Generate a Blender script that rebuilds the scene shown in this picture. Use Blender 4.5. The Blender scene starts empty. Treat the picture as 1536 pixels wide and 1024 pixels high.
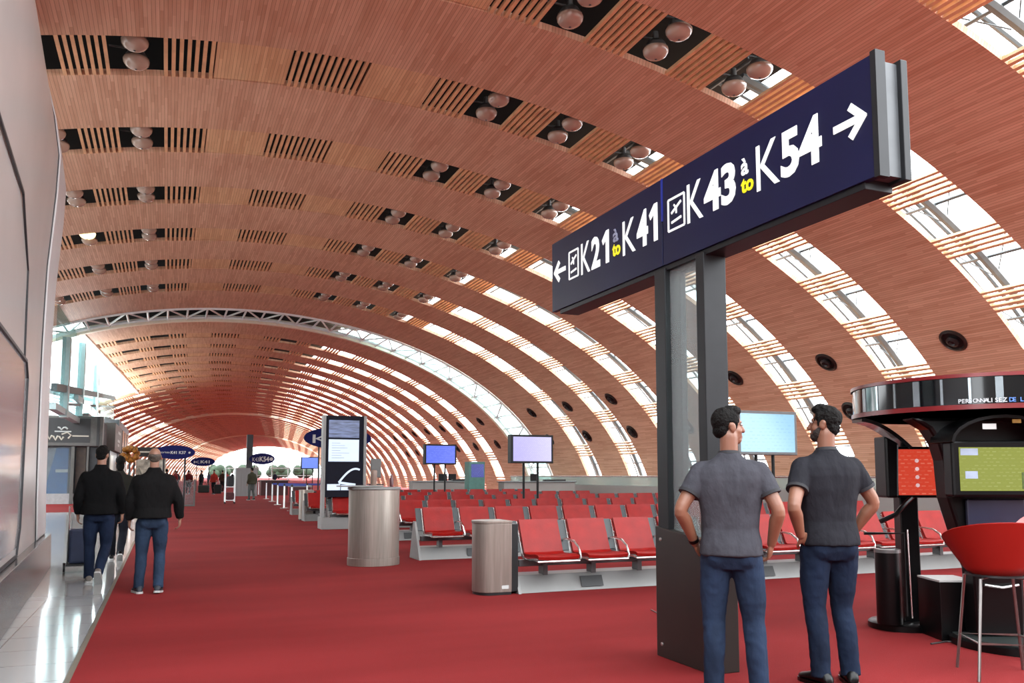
import bpy, bmesh, math, random
from mathutils import Vector, Matrix, noise
random.seed(7)
PI = math.pi
SC = bpy.context.scene
COL = SC.collection

# ------------------------------------------------------------------ materials
MATS = {}
def nodes_of(name):
    m = bpy.data.materials.new(name); m.use_nodes = True
    nt = m.node_tree
    b = nt.nodes['Principled BSDF']
    return m, nt, b
def lin(c):
    return tuple(((x/255.0)/12.92 if x/255.0 <= .04045 else ((x/255.0+.055)/1.055)**2.4) for x in c) + (1.0,)
def mat(name, rgb, rough=.5, metal=0.0, var=.12, scale=8.0, bump=0.0, bscale=60.0, spec=.5, emit=0.0, coat=0.0, stretch=(1,1,1), tone=None):
    """plain material with a procedural noise variation of its own colour"""
    if name in MATS: return MATS[name]
    m, nt, b = nodes_of(name)
    tone = tone or (1.0 if metal > .6 else TONE)
    c = tuple(x*tone for x in lin(rgb)[:3])
    tc = nt.nodes.new('ShaderNodeTexCoord'); mp = nt.nodes.new('ShaderNodeMapping')
    mp.inputs['Scale'].default_value = stretch
    nt.links.new(tc.outputs['Object'], mp.inputs['Vector'])
    n = nt.nodes.new('ShaderNodeTexNoise'); n.inputs['Scale'].default_value = scale; n.inputs['Detail'].default_value = 4
    nt.links.new(mp.outputs['Vector'], n.inputs['Vector'])
    r = nt.nodes.new('ShaderNodeValToRGB')
    r.color_ramp.elements[0].position = .3; r.color_ramp.elements[1].position = .7
    r.color_ramp.elements[0].color = tuple(x*(1-var) for x in c[:3]) + (1,)
    r.color_ramp.elements[1].color = tuple(min(1, x*(1+var)) for x in c[:3]) + (1,)
    nt.links.new(n.outputs['Fac'], r.inputs['Fac'])
    nt.links.new(r.outputs['Color'], b.inputs['Base Color'])
    b.inputs['Roughness'].default_value = rough; b.inputs['Metallic'].default_value = metal
    b.inputs['Specular IOR Level'].default_value = spec
    if coat: b.inputs['Coat Weight'].default_value = coat; b.inputs['Coat Roughness'].default_value = .08
    if emit:
        nt.links.new(r.outputs['Color'], b.inputs['Emission Color']); b.inputs['Emission Strength'].default_value = emit
    if bump:
        n2 = nt.nodes.new('ShaderNodeTexNoise'); n2.inputs['Scale'].default_value = bscale; n2.inputs['Detail'].default_value = 3
        nt.links.new(mp.outputs['Vector'], n2.inputs['Vector'])
        bp = nt.nodes.new('ShaderNodeBump'); bp.inputs['Strength'].default_value = bump; bp.inputs['Distance'].default_value = .02
        nt.links.new(n2.outputs['Fac'], bp.inputs['Height']); nt.links.new(bp.outputs['Normal'], b.inputs['Normal'])
    MATS[name] = m
    return m
def glass(name, rgb, tr=.85, rough=.05):
    if name in MATS: return MATS[name]
    m, nt, b = nodes_of(name)
    out = nt.nodes['Material Output']
    t = nt.nodes.new('ShaderNodeBsdfTransparent'); t.inputs['Color'].default_value = lin(rgb)
    b.inputs['Base Color'].default_value = lin(rgb); b.inputs['Roughness'].default_value = rough
    mx = nt.nodes.new('ShaderNodeMixShader'); mx.inputs['Fac'].default_value = tr
    nt.links.new(b.outputs['BSDF'], mx.inputs[1]); nt.links.new(t.outputs['BSDF'], mx.inputs[2])
    nt.links.new(mx.outputs['Shader'], out.inputs['Surface'])
    MATS[name] = m
    return m
def wood_mat(name, a, bcol, cross=True):
    """planks running along the hall: UV u = arc length, v = distance along the hall"""
    m, nt, b = nodes_of(name)
    tc = nt.nodes.new('ShaderNodeTexCoord')
    sep = nt.nodes.new('ShaderNodeSeparateXYZ'); nt.links.new(tc.outputs['UV'], sep.inputs['Vector'])
    def mth(op, x, y=None):
        n = nt.nodes.new('ShaderNodeMath'); n.operation = op
        for i, v in enumerate((x, y)):
            if v is None: continue
            if isinstance(v, (int, float)): n.inputs[i].default_value = v
            else: nt.links.new(v, n.inputs[i])
        return n.outputs[0]
    u, v = sep.outputs['X'], sep.outputs['Y']
    pu = mth('FLOOR', mth('MULTIPLY', u, 16.0))
    pv = mth('FLOOR', mth('MULTIPLY', mth('ADD', v, mth('MULTIPLY', pu, .37)), .8))
    cb = nt.nodes.new('ShaderNodeCombineXYZ'); nt.links.new(pu, cb.inputs[0]); nt.links.new(pv, cb.inputs[1])
    wn = nt.nodes.new('ShaderNodeTexWhiteNoise'); wn.noise_dimensions = '2D'; nt.links.new(cb.outputs[0], wn.inputs['Vector'])
    cb2 = nt.nodes.new('ShaderNodeCombineXYZ'); nt.links.new(mth('MULTIPLY', u, 26.0), cb2.inputs[0]); nt.links.new(mth('MULTIPLY', v, 1.3), cb2.inputs[1])
    n1 = nt.nodes.new('ShaderNodeTexNoise'); n1.inputs['Scale'].default_value = 1.0; n1.inputs['Detail'].default_value = 5
    nt.links.new(cb2.outputs[0], n1.inputs['Vector'])
    n2 = nt.nodes.new('ShaderNodeTexNoise'); n2.inputs['Scale'].default_value = .55; n2.inputs['Detail'].default_value = 3
    nt.links.new(tc.outputs['UV'], n2.inputs['Vector'])
    f = mth('ADD', mth('ADD', mth('MULTIPLY', wn.outputs['Value'], .42), mth('MULTIPLY', n1.outputs['Fac'], .55)), mth('MULTIPLY', mth('SUBTRACT', n2.outputs['Fac'], .5), .5))
    r = nt.nodes.new('ShaderNodeValToRGB'); r.color_ramp.elements[0].position = .15; r.color_ramp.elements[1].position = .85
    r.color_ramp.elements[0].color = lin(a); r.color_ramp.elements[1].color = lin(bcol)
    nt.links.new(f, r.inputs['Fac'])
    # narrow groove between planks
    fr = mth('FRACT', mth('MULTIPLY', u, 16.0))
    g = mth('GREATER_THAN', fr, .09)
    mx = nt.nodes.new('ShaderNodeMix'); mx.data_type = 'RGBA'
    mx.inputs[6].default_value = tuple(x*.55 for x in lin(a)[:3]) + (1,)
    nt.links.new(g, mx.inputs[0]); nt.links.new(r.outputs['Color'], mx.inputs[7])
    nt.links.new(mx.outputs[2], b.inputs['Base Color'])
    b.inputs['Roughness'].default_value = .5; b.inputs['Specular IOR Level'].default_value = .35
    MATS[name] = m
    return m
def screen_mat(name, bg, fg, rows=9.0, strength=1.0, dens=.55):
    """lit display: rows of small marks on a coloured ground, on the object's X-Z face"""
    m, nt, b = nodes_of(name)
    tc = nt.nodes.new('ShaderNodeTexCoord'); mp = nt.nodes.new('ShaderNodeMapping')
    mp.inputs['Rotation'].default_value = (PI/2, 0, 0)
    nt.links.new(tc.outputs['Object'], mp.inputs['Vector'])
    br = nt.nodes.new('ShaderNodeTexBrick'); br.inputs['Scale'].default_value = rows
    br.inputs['Color1'].default_value = lin(fg); br.inputs['Color2'].default_value = lin(bg); br.inputs['Mortar'].default_value = lin(bg)
    br.inputs['Mortar Size'].default_value = .16; br.inputs['Bias'].default_value = dens-.6; br.inputs['Row Height'].default_value = .45
    br.inputs['Brick Width'].default_value = .8
    nt.links.new(mp.outputs['Vector'], br.inputs['Vector'])
    n = nt.nodes.new('ShaderNodeTexNoise'); n.inputs['Scale'].default_value = 2.2; nt.links.new(mp.outputs['Vector'], n.inputs['Vector'])
    mx = nt.nodes.new('ShaderNodeMix'); mx.data_type = 'RGBA'; mx.inputs[7].default_value = lin(bg)
    nt.links.new(n.outputs['Fac'], mx.inputs[0]); nt.links.new(br.outputs['Color'], mx.inputs[6])
    b.inputs['Base Color'].default_value = (.01, .01, .01, 1); b.inputs['Roughness'].default_value = .15
    nt.links.new(mx.outputs[2], b.inputs['Emission Color']); b.inputs['Emission Strength'].default_value = strength*.5
    MATS[name] = m
    return m

# ------------------------------------------------------------------ mesh builder
class MB:
    def __init__(s): s.v = []; s.f = []; s.uv = {}; s.mi = []; s.cur = 0
    def add(s, vs, fs, uvs=None):
        o = len(s.v); s.v += [Vector(v) for v in vs]
        for f in fs: s.f.append([i+o for i in f]); s.mi.append(s.cur)
        if uvs:
            for i, u in enumerate(uvs): s.uv[o+i] = u
        return s
    def box(s, lo, hi, M=None):
        x0, y0, z0 = lo; x1, y1, z1 = hi
        vs = [Vector(p) for p in ((x0,y0,z0),(x1,y0,z0),(x1,y1,z0),(x0,y1,z0),(x0,y0,z1),(x1,y0,z1),(x1,y1,z1),(x0,y1,z1))]
        if M: vs = [M @ v for v in vs]
        return s.add(vs, [(0,3,2,1),(4,5,6,7),(0,1,5,4),(1,2,6,5),(2,3,7,6),(3,0,4,7)])
    def cbox(s, c, d, M=None):
        return s.box((c[0]-d[0]/2, c[1]-d[1]/2, c[2]-d[2]/2), (c[0]+d[0]/2, c[1]+d[1]/2, c[2]+d[2]/2), M)
    def prism(s, pts, fn):
        """pts: 2D outline; fn(p, t) -> 3D point, t = 0 or 1"""
        n = len(pts)
        vs = [fn(p, 0) for p in pts] + [fn(p, 1) for p in pts]
        return s.add(vs, [tuple(range(n))[::-1], tuple(range(n, 2*n))] + [(i, (i+1) % n, n+(i+1) % n, n+i) for i in range(n)])
    def bar(s, a, b, w, h=None, up=(0,0,1)):
        a, b = Vector(a), Vector(b); h = h or w
        d = (b-a).normalized(); u = Vector(up)
        if abs(d.dot(u)) > .98: u = Vector((0,1,0))
        x = d.cross(u).normalized()*w/2; y = x.cross(d).normalized()*h/2
        vs = [a-x-y, a+x-y, a+x+y, a-x+y, b-x-y, b+x-y, b+x+y, b-x+y]
        return s.add(vs, [(0,3,2,1),(4,5,6,7),(0,1,5,4),(1,2,6,5),(2,3,7,6),(3,0,4,7)])
    def tube(s, pts, r, n=10, closed=False):
        pts = [Vector(p) for p in pts]; N = len(pts)
        rs = r if isinstance(r, (list, tuple)) else [r]*N
        vs = []; prev = None
        for i, p in enumerate(pts):
            a = pts[(i-1) % N] if (closed or i > 0) else p
            b = pts[(i+1) % N] if (closed or i < N-1) else p
            t = (b-a).normalized()
            if prev is None:
                u = Vector((0,0,1)) if abs(t.z) < .9 else Vector((1,0,0))
                x = t.cross(u).normalized()
            else:
                x = (prev - t*prev.dot(t)).normalized()
            prev = x; y = t.cross(x)
            for k in range(n):
                an = 2*PI*k/n; vs.append(p + (x*math.cos(an)+y*math.sin(an))*rs[i])
        fs = []
        for i in range(N if closed else N-1):
            j = (i+1) % N
            for k in range(n): fs.append((i*n+k, i*n+(k+1) % n, j*n+(k+1) % n, j*n+k))
        if not closed: fs += [tuple(range(n))[::-1], tuple(range((N-1)*n, N*n))]
        return s.add(vs, fs)
    def lathe(s, prof, n=32, c=(0,0,0), M=None, sx=1.0, sy=1.0):
        vs = []; N = len(prof)
        for r, z in prof:
            for k in range(n):
                an = 2*PI*k/n; v = Vector((c[0]+r*sx*math.cos(an), c[1]+r*sy*math.sin(an), c[2]+z))
                vs.append(M @ v if M else v)
        fs = [(i*n+k, i*n+(k+1) % n, (i+1)*n+(k+1) % n, (i+1)*n+k) for i in range(N-1) for k in range(n)]
        fs += [tuple(range(n))[::-1], tuple(range((N-1)*n, N*n))]
        return s.add(vs, fs)
    def rings(s, rings, cap=True):
        n = len(rings[0]); N = len(rings); vs = [p for r in rings for p in r]
        fs = [(i*n+k, i*n+(k+1) % n, (i+1)*n+(k+1) % n, (i+1)*n+k) for i in range(N-1) for k in range(n)]
        if cap: fs += [tuple(range(n))[::-1], tuple(range((N-1)*n, N*n))]
        return s.add(vs, fs)
    def ell(s, c, r, M=None, nu=20, nv=12):
        vs = []; c = Vector(c)
        for i in range(1, nv):
            th = PI*i/nv
            for k in range(nu):
                an = 2*PI*k/nu
                v = Vector((r[0]*math.sin(th)*math.cos(an), r[1]*math.sin(th)*math.sin(an), r[2]*math.cos(th)))
                vs.append(c + (M @ v if M else v))
        vs.append(c + (M @ Vector((0,0,r[2])) if M else Vector((0,0,r[2])))); vs.append(c + (M @ Vector((0,0,-r[2])) if M else Vector((0,0,-r[2]))))
        T, B = len(vs)-2, len(vs)-1; fs = []
        for i in range(nv-2):
            for k in range(nu): fs.append((i*nu+k, (i+1)*nu+k, (i+1)*nu+(k+1) % nu, i*nu+(k+1) % nu))
        for k in range(nu):
            fs.append((T, k, (k+1) % nu)); fs.append((B, (nv-2)*nu+(k+1) % nu, (nv-2)*nu+k))
        return s.add(vs, fs)
    def sheet(s, grid, thick, nrm=None):
        """grid[i][j] points -> closed slab, second face at points moved by thick*normal"""
        R, Cn = len(grid), len(grid[0]); G = [[Vector(p) for p in row] for row in grid]
        def nn(i, j):
            if nrm: return Vector(nrm)
            a = G[min(i+1, R-1)][j]-G[max(i-1, 0)][j]; b = G[i][min(j+1, Cn-1)]-G[i][max(j-1, 0)]
            return a.cross(b).normalized()
        top = [G[i][j] for i in range(R) for j in range(Cn)]
        bot = [G[i][j]+nn(i, j)*thick for i in range(R) for j in range(Cn)]
        T = R*Cn; fs = []
        for i in range(R-1):
            for j in range(Cn-1):
                a, b, c, d = i*Cn+j, i*Cn+j+1, (i+1)*Cn+j+1, (i+1)*Cn+j
                fs.append((a, b, c, d)); fs.append((T+d, T+c, T+b, T+a))
        edge = [(0, j) for j in range(Cn-1)] + [(i, Cn-1) for i in range(R-1)] + [(R-1, j) for j in range(Cn-1, 0, -1)] + [(i, 0) for i in range(R-1, 0, -1)]
        ids = [i*Cn+j for i, j in edge]
        for k in range(len(ids)):
            a, b = ids[k], ids[(k+1) % len(ids)]; fs.append((b, a, T+a, T+b))
        return s.add(top+bot, fs)
    def build(s, name, m, parent=None, smooth=False, bevel=0.0, angle=40, loc=None, rotz=0.0, recalc=True):
        me = bpy.data.meshes.new(name)
        me.from_pydata([tuple(v) for v in s.v], [], s.f)
        ms = m if isinstance(m, (list, tuple)) else [m]
        for x in ms: me.materials.append(x)
        if len(ms) > 1: me.polygons.foreach_set('material_index', s.mi)
        if s.uv:
            ul = me.uv_layers.new(name='UVMap')
            for l in me.loops: ul.data[l.index].uv = s.uv.get(l.vertex_index, (0, 0))
        if recalc:
            bm = bmesh.new(); bm.from_mesh(me); bmesh.ops.recalc_face_normals(bm, faces=bm.faces); bm.to_mesh(me); bm.free()
        if smooth:
            me.polygons.foreach_set('use_smooth', [True]*len(me.polygons))
            me.set_sharp_from_angle(angle=math.radians(angle))
        o = bpy.data.objects.new(name, me); COL.objects.link(o)
        if parent: o.parent = parent
        if loc is not None: o.location = loc
        o.rotation_euler.z = rotz
        if bevel:
            bv = o.modifiers.new('Bevel', 'BEVEL'); bv.width = bevel; bv.segments = 2; bv.limit_method = 'ANGLE'; bv.angle_limit = math.radians(40)
        return o
def tag(o, label=None, cat=None, group=None, kind=None):
    if label: o['label'] = label
    if cat: o['category'] = cat
    if group: o['group'] = group
    if kind: o['kind'] = kind
    return o
def thing(name, label, cat, loc=(0,0,0), rotz=0.0, group=None):
    o = bpy.data.objects.new(name, None); COL.objects.link(o)
    o.location = loc; o.rotation_euler = (0, 0, rotz); o.empty_display_size = .1
    return tag(o, label, cat, group)
def children(o): return [c for c in COL.objects if c.parent is o]
def dup(o, loc, rotz=None, label=None, group=None, kids=None):
    kids = kids if kids is not None else {}
    r = o.copy(); COL.objects.link(r); r.location = loc
    if rotz is not None: r.rotation_euler.z = rotz
    if label: r['label'] = label
    if group: r['group'] = group
    for ch in [c for c in o.children]:
        c = ch.copy(); COL.objects.link(c); c.parent = r
        for g in ch.children:
            d = g.copy(); COL.objects.link(d); d.parent = c
    return r
def text_mesh(txt, height, depth, bold=0.0, width=None):
    """lettering as a mesh: reading along +X, up +Z, facing -Y, origin at the lower left, cap height = height"""
    cu = bpy.data.curves.new('lettering', 'FONT'); cu.body = txt; cu.size = 1.0; cu.offset = bold; cu.extrude = 0.0; cu.resolution_u = 3
    ob = bpy.data.objects.new('lettering', cu); COL.objects.link(ob)
    dg = bpy.context.evaluated_depsgraph_get()
    me = bpy.data.meshes.new_from_object(ob.evaluated_get(dg))
    bpy.data.objects.remove(ob); bpy.data.curves.remove(cu)
    xs = [v.co.x for v in me.vertices]; ys = [v.co.y for v in me.vertices]
    x0, x1, y0, y1 = min(xs), max(xs), min(ys), max(ys)
    k = height/(y1-y0); kx = (width/(x1-x0)) if width else k
    vs = [Vector(((v.co.x-x0)*kx, 0, (v.co.y-y0)*k)) for v in me.vertices]
    fs = [tuple(p.vertices) for p in me.polygons]
    bpy.data.meshes.remove(me)
    bm = bmesh.new(); bv = [bm.verts.new(v) for v in vs]
    for f in fs:
        try: bm.faces.new([bv[i] for i in f])
        except ValueError: pass
    bmesh.ops.recalc_face_normals(bm, faces=bm.faces)
    ret = bmesh.ops.extrude_face_region(bm, geom=bm.faces[:])
    for g in ret['geom']:
        if isinstance(g, bmesh.types.BMVert): g.co.y -= depth
    bmesh.ops.recalc_face_normals(bm, faces=bm.faces)
    bm.verts.index_update()
    out = ([v.co.copy() for v in bm.verts], [tuple(v.index for v in f.verts) for f in bm.faces]); bm.free()
    return out
def put_text(mb, txt, height, depth, M, bold=0.0, width=None):
    vs, fs = text_mesh(txt, height, depth, bold, width)
    mb.add([M @ v for v in vs], fs)
    return mb
TONE = .42
EXPO = 1.85; SKY = 2.6
WOOD_A, WOOD_B = (196, 146, 116), (232, 192, 162)
WOOD2_A, WOOD2_B = (206, 156, 116), (238, 200, 156)
SLAT_C = (226, 176, 132)
CARP_A, CARP_B = (98, 26, 27), (126, 40, 41)
# ------------------------------------------------------------------ camera
YAW = math.radians(22.4253); PITCH = math.radians(5.2110)
cd = bpy.data.cameras.new('camera'); cam = bpy.data.objects.new('camera', cd); COL.objects.link(cam)
cam.location = (0, 0, 1.4); cam.rotation_euler = (PI/2 + PITCH, 0, -YAW)
cd.sensor_fit = 'HORIZONTAL'; cd.sensor_width = 36.0; cd.lens = 1250.0*36/1536
cd.shift_y = (598-512)/1536.0; cd.clip_end = 2000; cd.clip_start = .05
SC.camera = cam
SC.view_settings.view_transform = 'Standard'; SC.view_settings.look = 'None'; SC.view_settings.gamma = 1.0
SC.view_settings.exposure = EXPO
# ------------------------------------------------------------------ daylight
w = bpy.data.worlds.new('overcast sky'); SC.world = w; w.use_nodes = True
bg = w.node_tree.nodes['Background']; bg.inputs['Strength'].default_value = SKY; bg.inputs['Color'].default_value = (.93, .97, 1.0, 1)

# ------------------------------------------------------------------ vault geometry
XC, ZC, RA, RB = 3.3, -1.0, 16.15, 10.12
_T = [-1.66 + 3.26*i/6000 for i in range(6001)]
_X = [XC + RA*math.sin(t) for t in _T]; _Z = [ZC + RB*math.cos(t) for t in _T]
_S = [0.0]
for i in range(6000): _S.append(_S[-1] + math.hypot(_X[i+1]-_X[i], _Z[i+1]-_Z[i]))
_i0 = min(range(6001), key=lambda i: abs(_X[i]-2.62) + (0 if _Z[i] > 0 else 99))
_s0 = _S[_i0]; _S = [a-_s0 for a in _S]
import bisect
def vault(s, out=0.0):
    """point on the ceiling at arc length s from the spine, moved outwards"""
    i = max(1, min(6000, bisect.bisect_left(_S, s))); f = (s-_S[i-1])/(_S[i]-_S[i-1])
    t = _T[i-1] + f*(_T[i]-_T[i-1])
    x = XC + RA*math.sin(t); z = ZC + RB*math.cos(t)
    n = Vector((math.sin(t)/RA, math.cos(t)/RB)); n.normalize()
    return x + n.x*out, z + n.y*out
OFFP = [(-50, 0), (43.6, 0), (60, .5), (87, 2.4), (109, 4.8), (168, 12), (229, 21), (330, 38), (600, 90)]
def off(y):
    for (a, p), (b, q) in zip(OFFP, OFFP[1:]):
        if y <= b: return p + (q-p)*(y-a)/(b-a)
    return 90
def vp(s, y, out=0.0):
    x, z = vault(s, out); return Vector((x + off(y), y, z))
S_R, S_L = 20.4, -19.2
WOOD = wood_mat('ceiling planks', WOOD_A, WOOD_B)
WOOD2 = wood_mat('infill planks', WOOD2_A, WOOD2_B)
SLATM = mat('slat wood', SLAT_C, .55, var=.15, scale=3, tone=1)
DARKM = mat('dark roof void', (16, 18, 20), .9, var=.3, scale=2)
CREAM = mat('cream arch trim', (248, 238, 216), .5, var=.04, tone=1)
STEEL = mat('grey steel', (120, 130, 134), .45, metal=.3, var=.08)
WHITEM = mat('white painted steel', (240, 246, 246), .45, var=.04, tone=1)
def arc_sheet(mb, y0, y1, s0, s1, out=0.0, thick=.12, ds=.35, cut=None):
    n = max(1, int((s1-s0)/ds)); ny = max(1, int((y1-y0)/6))
    for j in range(ny):
        ya, yb = y0+(y1-y0)*j/ny, y0+(y1-y0)*(j+1)/ny
        vs, uv, fs = [], [], []
        for i in range(n+1):
            s = s0+(s1-s0)*i/n
            for (y, o) in ((ya, out), (yb, out), (yb, out+thick), (ya, out+thick)):
                vs.append(vp(s, y, o)); uv.append((s, y))
        for i in range(n):
            a = i*4; b = a+4
            fs += [(a, b, b+1, a+1), (a+1, b+1, b+2, a+2), (a+2, b+2, b+3, a+3), (a+3, b+3, b, a)]
        fs += [(0, 1, 2, 3), (n*4+3, n*4+2, n*4+1, n*4)]
        mb.add(vs, fs, uv)
YS0 = 14.92; SW = 1.5
def opens():
    """(n, s0, s1) of each opening on the right and, mirrored, on the left"""
    r = []
    for n in range(10):
        a = 2.97+1.69*n; wd = .85 if n < 3 else 1.02
        r.append((n, a, a+wd))
    return r
OP = opens()
def slat_runs():
    runs = [(-.72, .67)]
    prev = 2.05
    for n, a, b in OP:
        runs.append((prev, a)); prev = b
    runs.append((prev, S_R-.1))
    left = [(-b, -a) for a, b in runs[1:] if -b > S_L]
    return runs, left
RUNS, LRUNS = slat_runs()
def strip_parts(y0, y1, bars, plain, far, slo):
    """one light band of the vault between two wood bands"""
    for a, b in RUNS + LRUNS:
        if a < slo: continue
        n = max(2, int(round((b-a)/(.125 if not far else .17))))
        for i in range(n):
            s = a + (b-a)*(i+.5)/n
            x0, x1 = s-(.046 if far else .031), s+(.046 if far else .031)
            vs = []
            for y in (y0, y1):
                vs += [vp(x0, y, .0), vp(x1, y, .0), vp(x1, y, .07), vp(x0, y, .07)]
            bars.add(vs, [(0,1,2,3),(7,6,5,4),(0,4,5,1),(1,5,6,2),(2,6,7,3),(3,7,4,0)])
    arc_sheet(plain, y0+.03, y1-.03, .69, 2.03, .015, .06)
    if slo < -2: arc_sheet(plain, y0+.03, y1-.03, -2.06, -.74, .015, .06)
near_k = list(range(-2, 6)); S_LN = -10.5
bands, bars, plain = MB(), MB(), MB()
ys = [YS0+4*k for k in near_k]
edges = [4.2] + [v for y in ys for v in (y, y+SW)] + [40.3]
for a, b in zip(edges[0::2], edges[1::2]):
    arc_sheet(bands, a, b, S_LN, S_R)
for y in ys: strip_parts(y, y+SW, bars, plain, False, S_LN)
ceil_n = tag(bands.build('ceiling', WOOD, smooth=True), kind='structure')
tag(bars.build('slats', SLATM, ceil_n), 'thin timber slats across the light bands')
plain.build('infill_panel', WOOD2, ceil_n)
# beyond the glazed arch
bands, bars, plain = MB(), MB(), MB()
ys2 = [47.66+4.0*i for i in range(46)]
CUT = (-6.6, 74.0)
edges = [43.6] + [v for y in ys2 for v in (y, y+SW)] + [ys2[-1]+SW+2.5]
for a, b in zip(edges[0::2], edges[1::2]):
    lo = CUT[0] if b < CUT[1] else S_L
    arc_sheet(bands, a, b, lo, S_R, ds=.6)
for y in ys2: strip_parts(y, y+SW, bars, plain, True, CUT[0] if y < CUT[1] else S_L)
ceil_f = tag(bands.build('ceiling', WOOD, smooth=True), kind='structure')
bars.build('slats', SLATM, ceil_f); plain.build('infill_panel', WOOD2, ceil_f)
# cream edges of the vault sections
tr = MB()
def arch_trim(mb, y, dy, s0, s1, o0, o1, n=90):
    arc_sheet(mb, y, y+dy, s0, s1, o0, o1-o0, ds=.4)
arch_trim(tr, 43.3, .3, S_L, S_R, -.1, .2)
for y in (109, 168, 229): arch_trim(tr, y, .5, S_L, S_R, -.22, .1)
tag(tr.build('trim_1', CREAM, smooth=True), kind='structure')
# dark outer roof above the middle of the vault
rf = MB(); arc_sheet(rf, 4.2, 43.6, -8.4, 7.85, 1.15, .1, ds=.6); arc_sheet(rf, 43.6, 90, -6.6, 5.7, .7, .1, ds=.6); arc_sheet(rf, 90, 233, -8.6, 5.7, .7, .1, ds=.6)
tag(rf.build('roof', DARKM, smooth=True), kind='structure')
rf = MB(); arc_sheet(rf, 40.2, 43.6, -7.4, 6.4, .5, .1, ds=.6)
tag(rf.build('roof', mat('teal grey roof', (104, 128, 128), .6), smooth=True), kind='structure')
# steel outside the openings
st = MB()
for k in near_k:
    y = YS0+4*k
    for dy, o, r_ in ((1.30, .5, .085), (1.75, .75, .045), (2.15, .8, .03)):
        st.tube([vp(s*.5, y+dy, o) for s in range(14, 41)], r_, 6)
        st.tube([vp(-s*.5, y+dy, o) for s in range(14, 22)], r_, 6)
    for n, a, b in OP[2:]:
        for sg in (1, -1):
            s = sg*(a+b)/2
            if s < S_LN: continue
            st.tube([vp(s+.12, y-.3, .62), vp(s+.12, y+2.8, .62)], .035, 6)
            st.tube([vp(s-.2, y+.2, .7), vp(s-.2, y+2.8, .7)], .02, 5)
            st.tube([vp(s-sg*.5, y+.5, .8), vp(s+sg*.5, y+1.3, .6)], .014, 5)
            st.tube([vp(s-sg*.4, y+2.4, .9), vp(s+sg*.6, y+1.5, .6)], .014, 5)
tag(st.build('trim_2', STEEL, smooth=True), kind='structure')
# glazed arch with its white lattice
la = MB()
N = 46
for y, o in ((40.42, .0), (42.9, .02)):
    la.tube([vp(S_L+(S_R-S_L)*i/80, y, o) for i in range(81)], .08, 6)
for i in range(N):
    s = S_L+(S_R-S_L)*i/N; s2 = S_L+(S_R-S_L)*(i+1)/N
    la.tube([vp(s, 40.45, .02), vp(s, 43.3, .02)], .05, 5)
    la.tube([vp(s if i % 2 else s2, 40.5, .02), vp(s2 if i % 2 else s, 42.9, .02)], .045, 5)
tag(la.build('trim_3', WHITEM, smooth=True), kind='structure')
gl = MB(); arc_sheet(gl, 40.35, 43.5, S_L, -7.0, .5, .03, ds=.8); arc_sheet(gl, 40.35, 43.5, 6.6, S_R, .5, .03, ds=.8)
tag(gl.build('window_1', glass('arch glass', (214, 236, 234), .8), smooth=True), kind='structure')

# ------------------------------------------------------------------ floor
CARPET = None
def carpet_mat():
    m, nt, b = nodes_of('red carpet')
    tc = nt.nodes.new('ShaderNodeTexCoord')
    n1 = nt.nodes.new('ShaderNodeTexNoise'); n1.inputs['Scale'].default_value = .6; n1.inputs['Detail'].default_value = 3
    mp = nt.nodes.new('ShaderNodeMapping'); mp.inputs['Scale'].default_value = (.35, 1.2, 1)
    nt.links.new(tc.outputs['Object'], mp.inputs['Vector']); nt.links.new(mp.outputs['Vector'], n1.inputs['Vector'])
    n2 = nt.nodes.new('ShaderNodeTexNoise'); n2.inputs['Scale'].default_value = 160; n2.inputs['Detail'].default_value = 2
    nt.links.new(tc.outputs['Object'], n2.inputs['Vector'])
    mx = nt.nodes.new('ShaderNodeMath'); mx.operation = 'MULTIPLY_ADD'; mx.inputs[1].default_value = .45
    nt.links.new(n2.outputs['Fac'], mx.inputs[0]); nt.links.new(n1.outputs['Fac'], mx.inputs[2])
    r = nt.nodes.new('ShaderNodeValToRGB'); r.color_ramp.elements[0].position = .45; r.color_ramp.elements[1].position = 1.0
    r.color_ramp.elements[0].color = lin(CARP_A); r.color_ramp.elements[1].color = lin(CARP_B)
    nt.links.new(mx.outputs[0], r.inputs['Fac']); nt.links.new(r.outputs['Color'], b.inputs['Base Color'])
    bp = nt.nodes.new('ShaderNodeBump'); bp.inputs['Strength'].default_value = .4; bp.inputs['Distance'].default_value = .01
    nt.links.new(n2.outputs['Fac'], bp.inputs['Height']); nt.links.new(bp.outputs['Normal'], b.inputs['Normal'])
    b.inputs['Roughness'].default_value = .9; b.inputs['Specular IOR Level'].default_value = .08
    return m
CARPET = carpet_mat()
def tile_mat():
    m, nt, b = nodes_of('polished floor tiles')
    tc = nt.nodes.new('ShaderNodeTexCoord')
    br = nt.nodes.new('ShaderNodeTexBrick'); br.inputs['Scale'].default_value = 1.0; br.offset = 0
    br.inputs['Brick Width'].default_value = .6; br.inputs['Row Height'].default_value = .6; br.inputs['Mortar Size'].default_value = .006
    br.inputs['Color1'].default_value = lin((150, 151, 151)); br.inputs['Color2'].default_value = lin((158, 159, 158)); br.inputs['Mortar'].default_value = lin((116, 117, 117))
    nt.links.new(tc.outputs['Object'], br.inputs['Vector'])
    nt.links.new(br.outputs['Color'], b.inputs['Base Color']); b.inputs['Roughness'].default_value = .09
    return m
fl = MB(); fl.box((-.56, -8, -.3), (30, 35.6, 0)); fl.box((-14, 35.6, -.3), (30, 60, 0)); fl.box((-20, 60, -.3), (110, 420, 0))
floor = tag(fl.build('floor', CARPET), kind='structure')
f2 = MB(); f2.box((-14, -8, -.3), (-.6, 35.6, -.001)); f2.build('tiled_walkway', tile_mat(), floor)
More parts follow.
